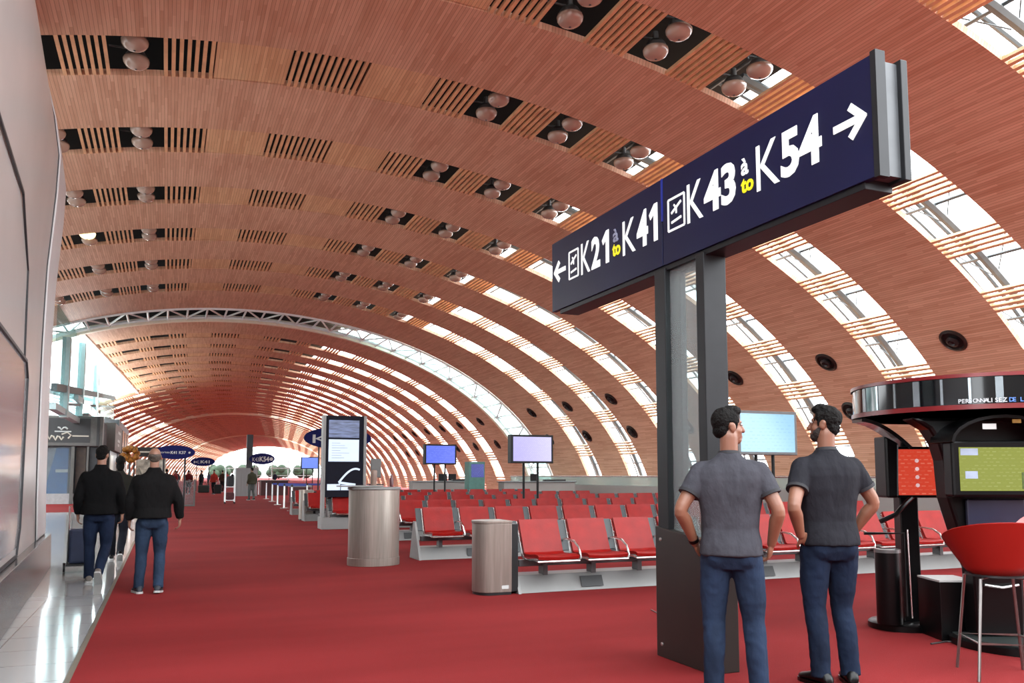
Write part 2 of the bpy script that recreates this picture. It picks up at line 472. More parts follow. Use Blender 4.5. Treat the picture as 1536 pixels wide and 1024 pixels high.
f3 = MB(); f3.box((-.6, -8, -.3), (-.56, 35.6, .004)); f3.build('carpet_edging', mat('edging', (170, 160, 140), .4, metal=.5), floor)
# ground far outside
gr = MB(); gr.box((-400, -200, -.9), (500, 900, -.6))
tag(gr.build('outside_ground', mat('apron concrete', (222, 222, 218), .9)), kind='structure')
# ------------------------------------------------------------------ left wall
PANEL = mat('pale wall panels', (196, 194, 192), .3, var=.06, scale=1.2, coat=.2, tone=.72)
COLUMN = mat('white column', (212, 212, 213), .4, var=.06, scale=1.5, tone=.74)
PLINTH = mat('dark stone plinth', (96, 98, 100), .18, var=.15, scale=2)
SEAMM = mat('dark seam', (70, 72, 76), .5)
FROST = mat('frosted display glass', (196, 198, 200), .1, var=.06, scale=.9, coat=.3, tone=.8)
PROFL = [(-1.70, 0), (-1.74, 1.2), (-1.755, 2.4), (-1.76, 3.4), (-1.745, 4.35), (-1.69, 5.2), (-1.66, 5.87), (-1.755, 6.51), (-1.97, 7.36), (-2.24, 8.32), (-2.56, 9.2)]
def wx(y): return (14.7-y)*.055
def wall_run(y0, y1, z0, z1, dx0, dx1):
    """slab following the leaning wall profile"""
    def px(z):
        for (a, p), (b, q) in zip(PROFL, PROFL[1:]):
            if z <= q: return a + (b-a)*(z-p)/(q-p)
        return PROFL[-1][0]
    zs = [z0 + (z1-z0)*i/16 for i in range(17)]
    m = MB(); r = []
    for y in (y0, y1):
        r.append([Vector((px(z)+wx(y)+dx1, y, z)) for z in zs] + [Vector((px(z)+wx(y)+dx0, y, z)) for z in reversed(zs)])
    return m.rings(r)
wl = tag(wall_run(1.0, 13.1, .5, 9.2, -.6, 0).build('wall_left', PANEL, smooth=True), kind='structure')
tag(wall_run(13.13, 14.7, .5, 9.2, -.62, .03).build('column_end', COLUMN, wl, smooth=True, bevel=.03), 'white end column of the wall')
m = wall_run(1.0, 14.78, 0, .5, -.62, .1); m.build('plinth', PLINTH, wl, smooth=True, bevel=.01)
m = wall_run(13.08, 13.14, .5, 9.2, -.1, .012); m.build('seam', SEAMM, wl)
m = MB()
def wpt(y, z, d=.006): return Vector((PROFL[2][0]+wx(y)+d + (.02 if 4 < z < 6 else 0), y, z))
for a, b in (((1, 4.25), (9.5, 4.25)), ((9.5, 4.25), (10.6, 3.7)), ((10.6, 3.7), (10.75, 2.68))):
    m.bar(wpt(*a), wpt(*b), .03, .02, (1, 0, 0))
m.build('seam', SEAMM, wl)
disp = MB(); pts = [(1, .52), (10.55, .52), (10.8, .8), (10.8, 2.5), (10.55, 2.66), (1, 2.66)]
disp.prism(pts, lambda p, t: Vector((-1.75+wx(p[0])-.02+t*.05, p[0], p[1])))
disp.build('display_glass', FROST, wl, bevel=.01)
e = MB()
for a, b in zip(pts, pts[1:]):
    A = Vector((-1.715+wx(a[0]), a[0], a[1])); B = Vector((-1.715+wx(b[0]), b[0], b[1])); e.bar(A, B, .03, .03)
e.build('display_edge', SEAMM, wl)

# ------------------------------------------------------------------ departure direction sign
NAVY = mat('navy sign face', (20, 24, 72), .45, var=.12, scale=1.5, spec=.25)
WHITE = mat('white', (245, 246, 244), .5, var=.02)
LETW = mat('emissive white lettering', (245, 246, 244), .5, var=.02, emit=.6)  # emission added to brighten the sign letters
YELLOW = mat('yellow lettering', (238, 226, 20), .5, var=.03, emit=.5)
SFRAME = mat('charcoal sign metal', (48, 49, 52), .45, metal=.3, var=.1, spec=.3)
SGREY = mat('mid grey sign end', (112, 116, 120), .45, metal=.2)
BRONZE = mat('bronze plinth panel', (66, 58, 54), .42, metal=.35, var=.12, scale=3)
PANE = glass('clear pane', (226, 232, 232), .86)
SX, SY = 3.6, 5.38
sg = thing('direction_sign', 'tall navy gate sign reading K21 to K41 and K43 to K54 on a post', 'sign', (SX, SY, 0))
def sw(y): return y-SY
m = MB(); m.box((0, sw(3.38), 3.06), (.05, sw(5.56), 3.77)); fr = m.build('face_panel', NAVY, sg, bevel=.004)
m = MB(); m.box((0, sw(5.575), 3.06), (.05, sw(7.64), 3.77)); fl_ = m.build('face_panel', NAVY, sg, bevel=.004)
m = MB(); m.box((-.004, sw(5.556), 3.42), (.03, sw(5.579), 3.77)); tag(m.build('divider', mat('bright blue strip', (30, 60, 190), .3), sg), 'bright blue strip between the panels')
m = MB(); m.box((.05, sw(3.41), 3.08), (.2, sw(7.62), 3.75)); m.build('sign_core', SGREY, sg)
m = MB(); m.box((.2, sw(3.38), 3.06), (.25, sw(7.64), 3.77)); m.build('rear_panel', SFRAME, sg, bevel=.004)
m = MB(); m.box((.02, sw(3.5), 3.02), (.23, sw(7.5), 3.085)); m.build('under_rail', SFRAME, sg, bevel=.004)
m = MB(); m.box((-.012, sw(3.36), 3.05), (.06, sw(3.40), 3.78)); m.build('end_cap', SFRAME, sg)
def stx(y0, z0): return Matrix(((0, 1, 0, -.001), (-1, 0, 0, sw(y0)), (0, 0, 1, z0), (0, 0, 0, 1)))
def word(txt, y0, y1, z0, z1, mt, bold, parent):
    put_text(MB(), txt, z1-z0, .004, stx(y0, z0), bold, y0-y1).build('lettering', mt, parent)
def one(y, z0, z1, parent):
    """the numeral one: stem with a slanted flag; y is its right edge"""
    m = MB(); pts = [(0, z0), (0, z1), (.045, z1), (.125, z1-.075), (.105, z1-.12), (.055, z1-.085), (.055, z0)]
    m.prism(pts, lambda p, k: Vector((-.005*k, sw(y)+p[0], p[1]))); m.build('lettering', LETW, parent)
word('K', 5.215, 5.015, 3.30, 3.60, LETW, -.004, fr); word('43', 5.0, 4.63, 3.30, 3.60, LETW, .035, fr)
word('à', 4.565, 4.49, 3.45, 3.57, LETW, .02, fr); word('to', 4.57, 4.44, 3.325, 3.425, YELLOW, .03, fr)
word('K', 4.405, 4.18, 3.29, 3.60, LETW, -.004, fr); word('54', 4.165, 3.80, 3.29, 3.60, LETW, .035, fr)
word('K', 6.98, 6.80, 3.30, 3.60, LETW, -.004, fl_); word('2', 6.77, 6.605, 3.30, 3.60, LETW, .035, fl_); one(6.44, 3.30, 3.60, fl_)
word('à', 6.36, 6.27, 3.45, 3.57, mat('pale blue lettering', (200, 208, 240), .5), .02, fl_); word('to', 6.375, 6.235, 3.325, 3.435, YELLOW, .03, fl_)
word('K', 6.19, 5.98, 3.29, 3.59, LETW, -.004, fl_); word('4', 5.955, 5.78, 3.29, 3.60, LETW, .035, fl_); one(5.635, 3.29, 3.60, fl_)
def arrow(yt, yb, zc, parent, k):
    m = MB(); d = 1 if yb > yt else -1; X = -.004
    h = .095
    m.bar((X, sw(yb), zc), (X, sw(yt+d*.02), zc), .006, .044, (0, 0, 1))
    for sgn in (1, -1): m.bar((X, sw(yt), zc-sgn*.012), (X, sw(yt+d*.11), zc+sgn*h), .045, .006, (1, 0, 0))
    m.build('arrow', LETW, parent)
arrow(3.46, 3.70, 3.435, fr, 1); arrow(7.57, 7.32, 3.45, fl_, 1)
def pictogram(y0, y1, z0, z1, parent):
    m = MB(); X = -.003; t = .016
    a, b = sw(y0), sw(y1)
    for p, q in (((a, z0), (b, z0)), ((b, z0), (b, z1)), ((b, z1), (a, z1)), ((a, z1), (a, z0))):
        m.bar((X, p[0], p[1]), (X, q[0], q[1]), t, .006, (1, 0, 0))
    zc = z0+(z1-z0)*.62; w_ = a-b
    m.bar((X, a-w_*.2, zc-.02), (X, b+w_*.2, zc+.045), .018, .006, (1, 0, 0))
    m.bar((X, a-w_*.5, zc+.01), (X, a-w_*.36, zc+.04), .014, .006, (1, 0, 0))
    m.bar((X, a-w_*.5, zc+.01), (X, a-w_*.5, zc-.035), .014, .006, (1, 0, 0))
    m.bar((X, a-w_*.2, z0+.06), (X, b+w_*.2, z0+.075), .018, .006, (1, 0, 0))
    m.build('pictogram', LETW, parent)
pictogram(5.475, 5.255, 3.31, 3.56, fr); pictogram(7.24, 7.045, 3.315, 3.58, fl_)
for y0, y1 in ((5.55, 5.70), (5.03, 5.13)):
    m = MB(); m.box((0, sw(y0), .9), (.2, sw(y1), 3.04)); m.build('post', SFRAME, sg, bevel=.006)
m = MB(); m.box((.05, sw(5.13), .95), (.062, sw(5.55), 3.03)); m.build('glass_pane', PANE, sg)
m = MB(); m.box((.14, sw(5.13), .95), (.152, sw(5.55), 3.03)); m.build('glass_pane', PANE, sg)
m = MB(); m.prism([(sw(5.01), 0), (sw(5.72), 0), (sw(5.72), 1.0), (sw(5.01), .92)], lambda p, t: Vector((-.015+t*.24, p[0], p[1]))); pl = m.build('plinth', BRONZE, sg, bevel=.006)
for y, z in ((5.08, .86), (5.64, .9), (5.08, .1), (5.64, .1)):
    m = MB(); m.lathe([(.0, 0), (.014, 0), (.014, .008), (.008, .012)], 12, M=Matrix.Translation((-.015, sw(y), z)) @ Matrix.Rotation(-PI/2, 4, 'Y')); m.build('bolt', mat('bright bolt', (170, 170, 168), .3, metal=.9), pl)

# ------------------------------------------------------------------ beam benches
RED = mat('red leather', (184, 24, 18), .45, var=.14, scale=5, spec=.25, bump=.12, bscale=30)
CHROME = mat('polished aluminium', (198, 198, 196), .25, metal=.9, var=.05)
SPACER = mat('dark grey spacer', (62, 72, 76), .5, var=.1)
BEAMM = mat('grey bench metal', (128, 130, 132), .4, metal=.6, var=.1)
PLGREY = mat('pale bench plinth', (172, 172, 170), .45, metal=.15, var=.08, scale=2)
VENTM = mat('dark grille', (60, 62, 64), .6)
P_ = .66
def seat_profile(t):
    """side view (y, z) of the seat shell, t 0 front edge .. 1 top of the back"""
    pts = [(-.30, .405), (-.24, .425), (-.05, .41), (.10, .405), (.17, .44), (.20, .50), (.27, .66), (.335, .80), (.35, .84)]
    u = t*(len(pts)-1); i = min(int(u), len(pts)-2); f = u-i
    return pts[i][0]+(pts[i+1][0]-pts[i][0])*f, pts[i][1]+(pts[i+1][1]-pts[i][1])*f
def shell(t0, t1, w_, n=10, thick=.035):
    g = []
    for i in range(n+1):
        y, z = seat_profile(t0+(t1-t0)*i/n); row = []
        for j in range(9):
            u = -1+2*j/8; row.append((u*w_/2, y + .02*u*u*(-1 if t0 > .4 else 0), z + (.012*u*u if t0 < .4 else 0)))
        g.append(row)
    return MB().sheet(g, -thick)
SEATME = shell(0, .47, .53); BACKME = shell(.5, 1, .53)
def make_bench(x0, y, n, label, first):
    t = thing('beam_bench', label, 'seating', (x0, y, 0), 0, 'rows of red waiting seats')
    L = n*P_+.06
    m = MB(); m.prism([(-.02, 0), (.5, 0), (.42, .2), (.1, .2)], lambda p, k: Vector((-.06+k*L, p[0], p[1]))); pl = m.build('plinth', PLGREY, t, bevel=.008)
    m = MB(); m.box((-.02, .12, .3), (L-.08, .2, .38)); m.build('beam', BEAMM, t, bevel=.005)
    m = MB(); m.prism([(-.06, 0), (.54, 0), (.34, .62), (.26, .62)], lambda p, k: Vector((-.1+k*.04, p[0], p[1]))); m.build('end_panel', PLGREY, t, bevel=.004)
    for i in range(0, n, 2):
        m = MB(); m.box((i*P_+.6*P_, .05, .2), (i*P_+.6*P_+.32, .09, .2+.001)); m2 = MB()
        x = i*P_+1.15*P_
        if i < n-1:
            m2.prism([(-.026, .04), (.03, .165), (.038, .165), (-.018, .04)], lambda p, k: Vector((x+k*.3, p[0]+.012, p[1]))); m2.build('grille', VENTM, pl)
    for i in range(n):
        cx = P_*(i+.5)-.02
        if first is None or i > 0 or True:
            s = bpy.data.objects.new('seat', SEATDATA['seat']); COL.objects.link(s); s.parent = t; s.location = (cx, 0, 0)
            b = bpy.data.objects.new('backrest', SEATDATA['back']); COL.objects.link(b); b.parent = t; b.location = (cx, 0, 0)
            f = bpy.data.objects.new('side_frame', SEATDATA['frame']); COL.objects.link(f); f.parent = t; f.location = (cx, 0, 0)
            sp = bpy.data.objects.new('spacer', SEATDATA['spacer']); COL.objects.link(sp); sp.parent = t; sp.location = (cx-P_/2, 0, 0)
            ar = bpy.data.objects.new('armrest', SEATDATA['arm']); COL.objects.link(ar); ar.parent = t; ar.location = (cx+.31, 0, 0)
            lg = bpy.data.objects.new('support', SEATDATA['leg']); COL.objects.link(lg); lg.parent = t; lg.location = (cx, 0, 0)
    return t
def mk_data():
    D = {}
    def keep(k, o): D[k] = o.data; bpy.data.objects.remove(o)
    keep('seat', SEATME.build('seat', RED, smooth=True)); keep('back', BACKME.build('backrest', RED, smooth=True))
    m = MB()
    for sx in (-1, 1):
        m.tube([(sx*.272, seat_profile(k/12)[0]-.005, seat_profile(k/12)[1]-.015) for k in range(13)], .011, 6)
    m.tube([(-.272, -.3, .39), (.272, -.3, .39)], .012, 6)
    keep('frame', m.build('side_frame', CHROME, smooth=True))
    m = MB(); m.prism([(.19, .47), (.34, .835), (.37, .835), (.22, .46)], lambda p, k: Vector((-.045+k*.09, p[0], p[1]))); keep('spacer', m.build('spacer', SPACER))
    m = MB(); m.tube([(0, .24, .60), (0, .10, .615), (0, -.08, .60), (0, -.2, .54), (0, -.25, .44), (0, -.25, .4)], .014, 6); keep('arm', m.build('armrest', CHROME, smooth=True))
    m = MB(); m.box((-.03, .08, .19), (.03, .22, .32)); m.box((-.2, -.22, .365), (.2, .2, .38)); keep('leg', m.build('support', BEAMM))
    return D
SEATDATA = mk_data()
ROWN = [('front row of red seats facing the camera, beside the rounded steel bin', 3.98, 9.25, 13), ('second row of red seats behind the front row', 3.98, 13.45, 15), ('third row of red seats from the front, below the larger screen', 4.0, 17.6, 16),
        ('fourth row of red seats, behind the third row', 4.0, 21.9, 16), ('fifth row of red seats, partly seen through the open base of the tall poster stand', 4.0, 26.0, 15), ('last and farthest row of red seats', 4.2, 30.2, 14)]
for lab, x, y, n in ROWN: make_bench(x, y, n, lab, None)

# ------------------------------------------------------------------ steel bin, counter, small bin
BRUSH = mat('brushed steel', (150, 142, 134), .34, metal=.75, var=.14, scale=3, stretch=(12, 12, .6))
BRUSHD = mat('dark steel', (58, 60, 62), .4, metal=.5)
def rounded_bin(name, label, cat, x, y, w_, d_, h_, tagm=True):
    t = thing(name, label, cat, (x, y, 0))
    out = []
    for k in range(19):
        a = PI/2 + PI*k/18
        out.append((-w_*.18 + w_*.32*math.cos(a), d_/2*math.sin(a)))
    out += [(w_*.32, -d_/2), (w_*.32, d_/2)]
    m = MB(); m.prism(out, lambda p, k: Vector((p[0], p[1], .03+k*(h_-.06)))); m.build('body', BRUSH, t, smooth=True, bevel=.006)
    m = MB(); m.prism([(p[0]*1.03, p[1]*1.03) for p in out], lambda p, k: Vector((p[0], p[1], h_-.03+k*.03))); m.build('lid', BRUSH, t, smooth=True, bevel=.004)
    m = MB(); m.prism([(p[0]*.97, p[1]*.97) for p in out], lambda p, k: Vector((p[0], p[1], k*.03))); m.build('base', BRUSHD, t, smooth=True)
    m = MB(); m.box((w_*.32, -d_/2+.02, .03), (w_*.5, d_/2-.02, h_-.04)); m.build('side_panel', BRUSHD, t, bevel=.006)
    if tagm:
        m = MB(); m.box((w_*.06, -d_/2-.003, .07), (w_*.24, -d_/2, .11)); tag(m.build('sticker', WHITE, t), 'small white sticker')
    return t
rounded_bin('waste_bin', 'rounded brushed steel bin at the left end of the front red seats', 'bin', 3.64, 9.42, .5, .42, .86)
rounded_bin('waste_bin', 'small distant steel bin left of the tall poster stand', 'bin', 4.1, 26.8, .5, .5, .93, False)
t = thing('boarding_counter', 'curved brushed steel podium counter standing on the red carpet', 'counter', (3.05, 13.1, 0))
def oval(rx, ry, n=40): return [(rx*math.cos(2*PI*k/n), ry*math.sin(2*PI*k/n)) for k in range(n)]
m = MB(); m.prism([(a, b) for a, b in oval(.40, .34)], lambda p, k: Vector((p[0], p[1], .12+k*1.05))); m.build('body', BRUSH, t, smooth=True, bevel=.004)
m = MB(); m.prism([(a, b) for a, b in oval(.41, .35)], lambda p, k: Vector((p[0], p[1], 0+k*.12))); m.build('kick_band', BRUSH, t, smooth=True, bevel=.004)
m = MB(); m.prism([(a, b) for a, b in oval(.42, .36)], lambda p, k: Vector((p[0], p[1], 1.17+k*.04))); m.build('top', PLGREY, t, smooth=True, bevel=.006)
m = MB(); m.box((-.58, -.2, 1.215), (.1, .12, 1.235)); m.build('shelf', PLGREY, t, bevel=.004)
# things standing on the counter
m = MB()
m.lathe([(.045, 0), (.05, .1), (.055, .22), (.04, .24), (.02, .24)], 16)
jar = tag(m.build('pen_pot', mat('beige pot', (170, 140, 124), .5), loc=(3.0, 12.95, 1.237), smooth=True), 'beige pot standing on the steel podium counter', 'pot')
t = thing('desk_monitor', 'small grey screen back standing on the steel podium counter', 'monitor', (3.08, 13.2, 1.238))
m = MB(); m.box((-.12, -.09, 0), (.12, .09, .02)); m.box((-.02, -.02, .02), (.02, .02, .2)); m.build('stand', BRUSHD, t)
m = MB(); m.box((-.07, -.03, .12), (.09, .03, .42)); m.build('screen', mat('grey casing', (110, 108, 106), .5), t, bevel=.01)
m = MB(); m.lathe([(.03, 0), (.035, .12), (.02, .15), (.015, .2), (.0, .2)], 12)
tag(m.build('bottle', mat('dark red bottle', (110, 44, 50), .3), loc=(3.3, 13.0, 1.213), smooth=True), 'small dark red bottle on the right of the steel counter', 'bottle')

# ------------------------------------------------------------------ tall poster stand
DNAVY = mat('dark poster', (14, 18, 40), .6, var=.15, spec=.15)
t = thing('poster_stand', 'tall dark backlit poster stand with a white panel and a car picture', 'advertising stand', (4.32, 22.15, 0))
m = MB(); m.box((-.6, -.3, 0), (.6, .3, .31)); m.build('base', PLGREY, t, bevel=.01)
for x0 in (-.575, .5):
    m = MB(); m.box((x0, -.14, .31), (x0+.075, .14, 2.96)); m.build('upright', PLGREY, t, bevel=.006)
m = MB(); m.box((-.5, -.1, .82), (.5, .1, 2.96)); ps = m.build('panel', DNAVY, t, bevel=.004)
LIT = mat('backlit white poster', (206, 222, 246), .3, emit=.55, var=.04, scale=3)
LITB = mat('backlit blue grey artwork', (96, 110, 150), .3, emit=.35, var=.7, scale=5, stretch=(.6, 1, 5))
m = MB(); m.box((-.42, -.104, 1.75), (.38, -.1, 2.33)); m.build('white_notice', LIT, ps)
m = MB()
for k in range(7): m.box((-.34, -.107, 1.84+k*.065), (-.34+.2+.4*random.random(), -.105, 1.85+k*.065))
m.build('print', mat('pale grey print', (170, 186, 214), .5), ps)
m = MB(); m.box((-.42, -.104, 2.38), (.38, -.1, 2.84)); m.build('artwork', LITB, ps)
m = MB(); m.box((-.44, -.104, 1.0), (-.1, -.1, 1.16)); m.box((-.08, -.104, 1.0), (.3, -.1, 1.14))
pts = [(-.12+.55*k/16, 1.2+.36*math.sin(PI*(k/16)*.62)) for k in range(17)]
for a, b in zip(pts, pts[1:]): m.bar((a[0]-.02, -.104, a[1]), (b[0]-.02, -.104, b[1]), .05, .006, (0, -1, 0))
m.bar((-.14, -.104, 1.2), (.3, -.104, 1.14), .06, .006, (0, -1, 0))
m.build('car_picture', LIT, ps)

# ------------------------------------------------------------------ flight screens on twin posts
BLACKP = mat('black plastic', (18, 19, 21), .45, var=.2, spec=.25)
def flight_screen(x, y, label, sm, sc=1.0, z1=2.44, casing=None, z0=1.7, w_=1.2):
    t = thing('flight_screen', label, 'screen', (x, y, 0), 0, 'flight screens on twin posts')
    for dx in (-.2, .2):
        m = MB(); m.tube([(dx, 0, .015), (dx, 0, z0+.1)], .032, 10); m.build('post', BLACKP, t, smooth=True)
    m = MB(); m.box((-.4, -.25, 0), (.4, .25, .015)); m.build('foot_plate', BLACKP, t)
    m = MB(); m.box((-w_/2, -.12, z0), (w_/2, .12, z1)); c = m.build('casing', casing or BLACKP, t, bevel=.012)
    m = MB(); m.box((-w_/2+.06, -.124, z0+.055), (w_/2-.06, -.12, z1-.055)); m.build('display', sm, c)
    return t
flight_screen(8.78, 20, 'larger lilac flight screen on two posts between the red seat rows', screen_mat('lilac display', (166, 160, 214), (196, 190, 236), 14, .8))
flight_screen(9.1, 28.9, 'smaller bright blue flight screen on two posts farther back', screen_mat('blue display', (70, 92, 206), (140, 160, 240), 12, .8), z1=2.5, z0=1.77)
flight_screen(9.0, 58, 'far pale blue flight screen left of the tall poster stand', screen_mat('pale blue display', (96, 124, 214), (150, 176, 240), 10, .8), z1=2.62, z0=1.8)
flight_screen(10.62, 13, 'pale turquoise display screen beyond the two standing men', screen_mat('turquoise display', (132, 182, 212), (104, 156, 198), 7, .8), z1=2.62, casing=mat('grey casing light', (120, 122, 124), .4), z0=1.78, w_=1.4)

# ------------------------------------------------------------------ game kiosk
KBLACK = mat('glossy black laminate', (12, 12, 14), .32, var=.2, spec=.22)
KDISC = mat('grey green base plate', (74, 82, 80), .35, metal=.3)
KRED = mat('dark red trim', (150, 18, 26), .3)
KR = -math.radians(22.4)
K = thing('game_kiosk', 'black game kiosk with a glossy round canopy and a lime green screen', 'kiosk', (6.58, 4.89, 0), KR)
m = MB(); m.lathe([(.55, 0), (.55, .055), (.53, .07), (0, .07)], 48); m.build('base', KBLACK, K, smooth=True)
m = MB(); m.lathe([(.52, .07), (.52, .078), (0, .078)], 48); m.build('base_plate', KDISC, K, smooth=True)
lo = [(-.44, .08), (-.445, .35), (-.45, .62), (-.55, .9), (-.635, 1.21), (-.652, 1.52), (-.69, 1.66), (-.76, 1.78), (-.917, 1.88)]
ro = [(-.484-a, b) for a, b in reversed(lo)]
m = MB(); m.prism(lo+ro, lambda p, k: Vector((p[0]+.05, -.05+k*.22, p[1]))); m.build('column', KBLACK, K, bevel=.03)
m = MB(); m.box((-.62, -.2, 1.22), (.13, -.05, 1.68)); sc = m.build('screen_housing', KBLACK, K, bevel=.02)
m = MB(); m.box((-.562, -.206, 1.27), (.067, -.2, 1.625)); m.build('display', screen_mat('lime display', (142, 150, 60), (176, 182, 110), 16, .62), sc)
m = MB(); m.box((-.552, -.21, 1.56), (-.41, -.206, 1.615)); m.build('picture_tile', mat('pale tile', (150, 160, 180), .4, emit=.5), sc)
m = MB(); m.box((-.52, -.21, 1.37), (-.42, -.206, 1.43)); m.build('picture_tile', mat('pale tile', (150, 160, 180), .4, emit=.5), sc)
m = MB(); m.box((-.06, -.21, 1.285), (.062, -.206, 1.42)); m.build('picture_tile', mat('deep green tile', (74, 92, 40), .4, emit=.4, var=.5, scale=20), sc)
g = []
for i in range(13):
    a = PI*i/12; g.append([(-.245-.42*math.cos(a), -.34+.36*j/4, 1.66+.2*math.sin(a)) for j in range(5)])
m = MB().sheet(g, .025); m.build('hood', KBLACK, K, smooth=True)
m = MB(); m.box((-.44, -.35, 1.765), (-.33, -.345, 1.81), Matrix.Rotation(-.0, 4, 'Y')); tag(m.build('label_plate', WHITE, K), 'small white label plate')
m = MB(); m.box((-.2, -.352, 1.815), (-.13, -.346, 1.845)); tag(m.build('sticker', mat('amber sticker', (190, 140, 30), .5), K), 'small amber sticker')
m = MB(); m.box((-.46, -.1, .98), (.02, -.06, 1.2)); m.build('control_panel', mat('slate blue panel', (46, 48, 72), .3), K, bevel=.01)
m = MB(); m.tube([(-.34, -.08, .5), (-.2, -.09, .48), (-.06, -.08, .5)], .012, 8); m.build('bar_handle', CHROME, K, smooth=True)
RC = (.11, .57)
def ring(r0, r1, z0, z1, n=72):
    return MB().lathe([(r1, z0), (r1, z1), (r0, z1), (r0, z0), (r1, z0)], n, (RC[0], RC[1], 0))
cn = ring(1.08, 1.12, 1.96, 2.19).build('canopy', mat('glossy black canopy', (16, 18, 22), .1, spec=.45), K, smooth=True)
for z0, z1 in ((1.925, 1.965), (2.185, 2.215)): ring(1.09, 1.135, z0, z1).build('trim_ring', KRED, cn, smooth=True)
m = MB(); m.lathe([(1.09, 1.93), (1.09, 1.94), (0, 1.94)], 64, (RC[0], RC[1], 0)); m.build('soffit', mat('pale grey soffit', (150, 152, 150), .5), cn, smooth=True)
for k in range(18):
    a = -PI + PI*k/17+.04; r = 1.122
    m = MB(); m.bar((RC[0]+r*math.cos(a), RC[1]+r*math.sin(a), 1.97), (RC[0]+r*math.cos(a), RC[1]+r*math.sin(a), 2.18), .02 if k % 3 else .055, .006, (math.cos(a), math.sin(a), 0))
    m.build('glazing_strip', mat('silver strip', (150, 160, 166), .2, metal=.8), cn)
def ring_text(txt, a0, h_, z, mt, pitch):
    m = MB()
    for i, ch in enumerate(txt):
        if ch == ' ': continue
        a = a0 + i*pitch; r = 1.142
        M = Matrix.Translation((RC[0]+r*math.cos(a), RC[1]+r*math.sin(a), z)) @ Matrix.Rotation(a+PI/2, 4, 'Z')
        put_text(m, ch, h_, .004, M, .02)
    m.build('lettering', mt, cn)
ring_text('PERSONNALISEZ', -2.25, .034, 1.974, mat('silver lettering', (226, 230, 234), .4, emit=.12), .0225)
ring_text('DE LA', -1.94, .034, 1.974, mat('blue lettering', (90, 140, 226), .4, emit=.3), .0225)

K2 = thing('screen_stand', 'black stand with an angled red screen and a curved visor', 'kiosk', (6.32, 5.88, 0), KR)
m = MB(); m.lathe([(.29, 0), (.29, .05), (.27, .065), (0, .065)], 40); m.build('base', KBLACK, K2, smooth=True)
m = MB(); m.box((.0, -.06, .06), (.17, .08, 1.25)); m.build('column', KBLACK, K2, bevel=.01)
m = MB(); m.prism([(-.16, 1.19), (-.05, 1.19), (-.03, 1.69), (-.16, 1.76)], lambda p, k: Vector((p[0], -.16+k*.25, p[1]))); m.build('side_cheek', KBLACK, K2, bevel=.02)
m = MB(); m.box((-.06, -.14, 1.19), (.37, -.0, 1.66)); sc = m.build('screen_housing', KBLACK, K2, bevel=.012)
m = MB(); m.box((-.044, -.146, 1.215), (.345, -.14, 1.635)); m.build('display', screen_mat('red display', (186, 58, 40), (214, 120, 96), 13, .7, .6), sc)
m = MB()
for k in range(4): m.lathe([(.018, 0), (.018, .003), (0, .003)], 12, M=Matrix.Translation((.13, -.147, 1.53-k*.075)) @ Matrix.Rotation(PI/2, 4, 'X'))
m.build('icon_dots', mat('pale pink icons', (226, 190, 190), .5, emit=.5), sc)
g = []
for i in range(12):
    f = i/11; x = -.36+.44*f; z = 1.90-.26*f**1.7-.01
    g.append([(x, -.14+.22*j/3, z) for j in range(4)])
MB().sheet(g, .035).build('visor', mat('grey black visor', (44, 48, 50), .25, coat=.5), K2, smooth=True)
m = MB(); m.tube([(.1, -.1, 1.2), (.0, -.18, 1.15), (-.12, -.22, 1.04), (-.26, -.22, .98)], .022, 8); m.build('arm', KBLACK, K2, smooth=True)
m = MB(); m.tube([(-.36, -.1, .865), (.0, -.1, .865), (.0, -.1, .12)], .014, 8); m.build('side_rail', KBLACK, K2, smooth=True)
m = MB(); m.tube([(.03, -.12, .9), (.035, -.12, .5), (.05, -.1, .1)], .006, 6); m.build('cable', CHROME, K2, smooth=True)
t = thing('litter_bin', 'slim black cylindrical bin beside the red screen stand', 'bin', (6.07, 5.78, .066))
m = MB(); m.lathe([(.105, 0), (.108, .02), (.108, .64), (0, .64)], 32); m.build('body', KBLACK, t, smooth=True)
m = MB(); m.lathe([(.112, .635), (.112, .665), (.07, .668), (.07, .64)], 32); m.build('rim', mat('pale rim', (150, 152, 152), .3, metal=.5), t, smooth=True)
t = thing('display_block', 'low black block with a white top between the two kiosks', 'block', (6.28, 5.36, 0), KR)
m = MB(); m.box((-.12, -.14, 0), (.2, .25, .49)); m.build('body', KBLACK, t, bevel=.006)
m = MB(); m.box((-.12, -.14, .49), (.2, .25, .505)); m.build('top', WHITE, t)
m = MB(); m.tube([(5.9, 5.2, .008), (6.1, 5.22, .008), (6.3, 5.05, .008)], .008, 6); tag(m.build('floor_cable', mat('grey cable', (70, 60, 60), .6), smooth=True), 'thin dark cable lying on the carpet before the kiosks', 'cable')
m = MB(); m.tube([(3.95, 6.3, .006), (4.3, 6.2, .006), (4.5, 6.5, .006), (4.55, 7.0, .006), (4.7, 7.6, .006)], .006, 6); tag(m.build('floor_cable', mat('pale cable', (170, 150, 150), .6), smooth=True), 'thin pale cable on the carpet behind the two standing men', 'cable')

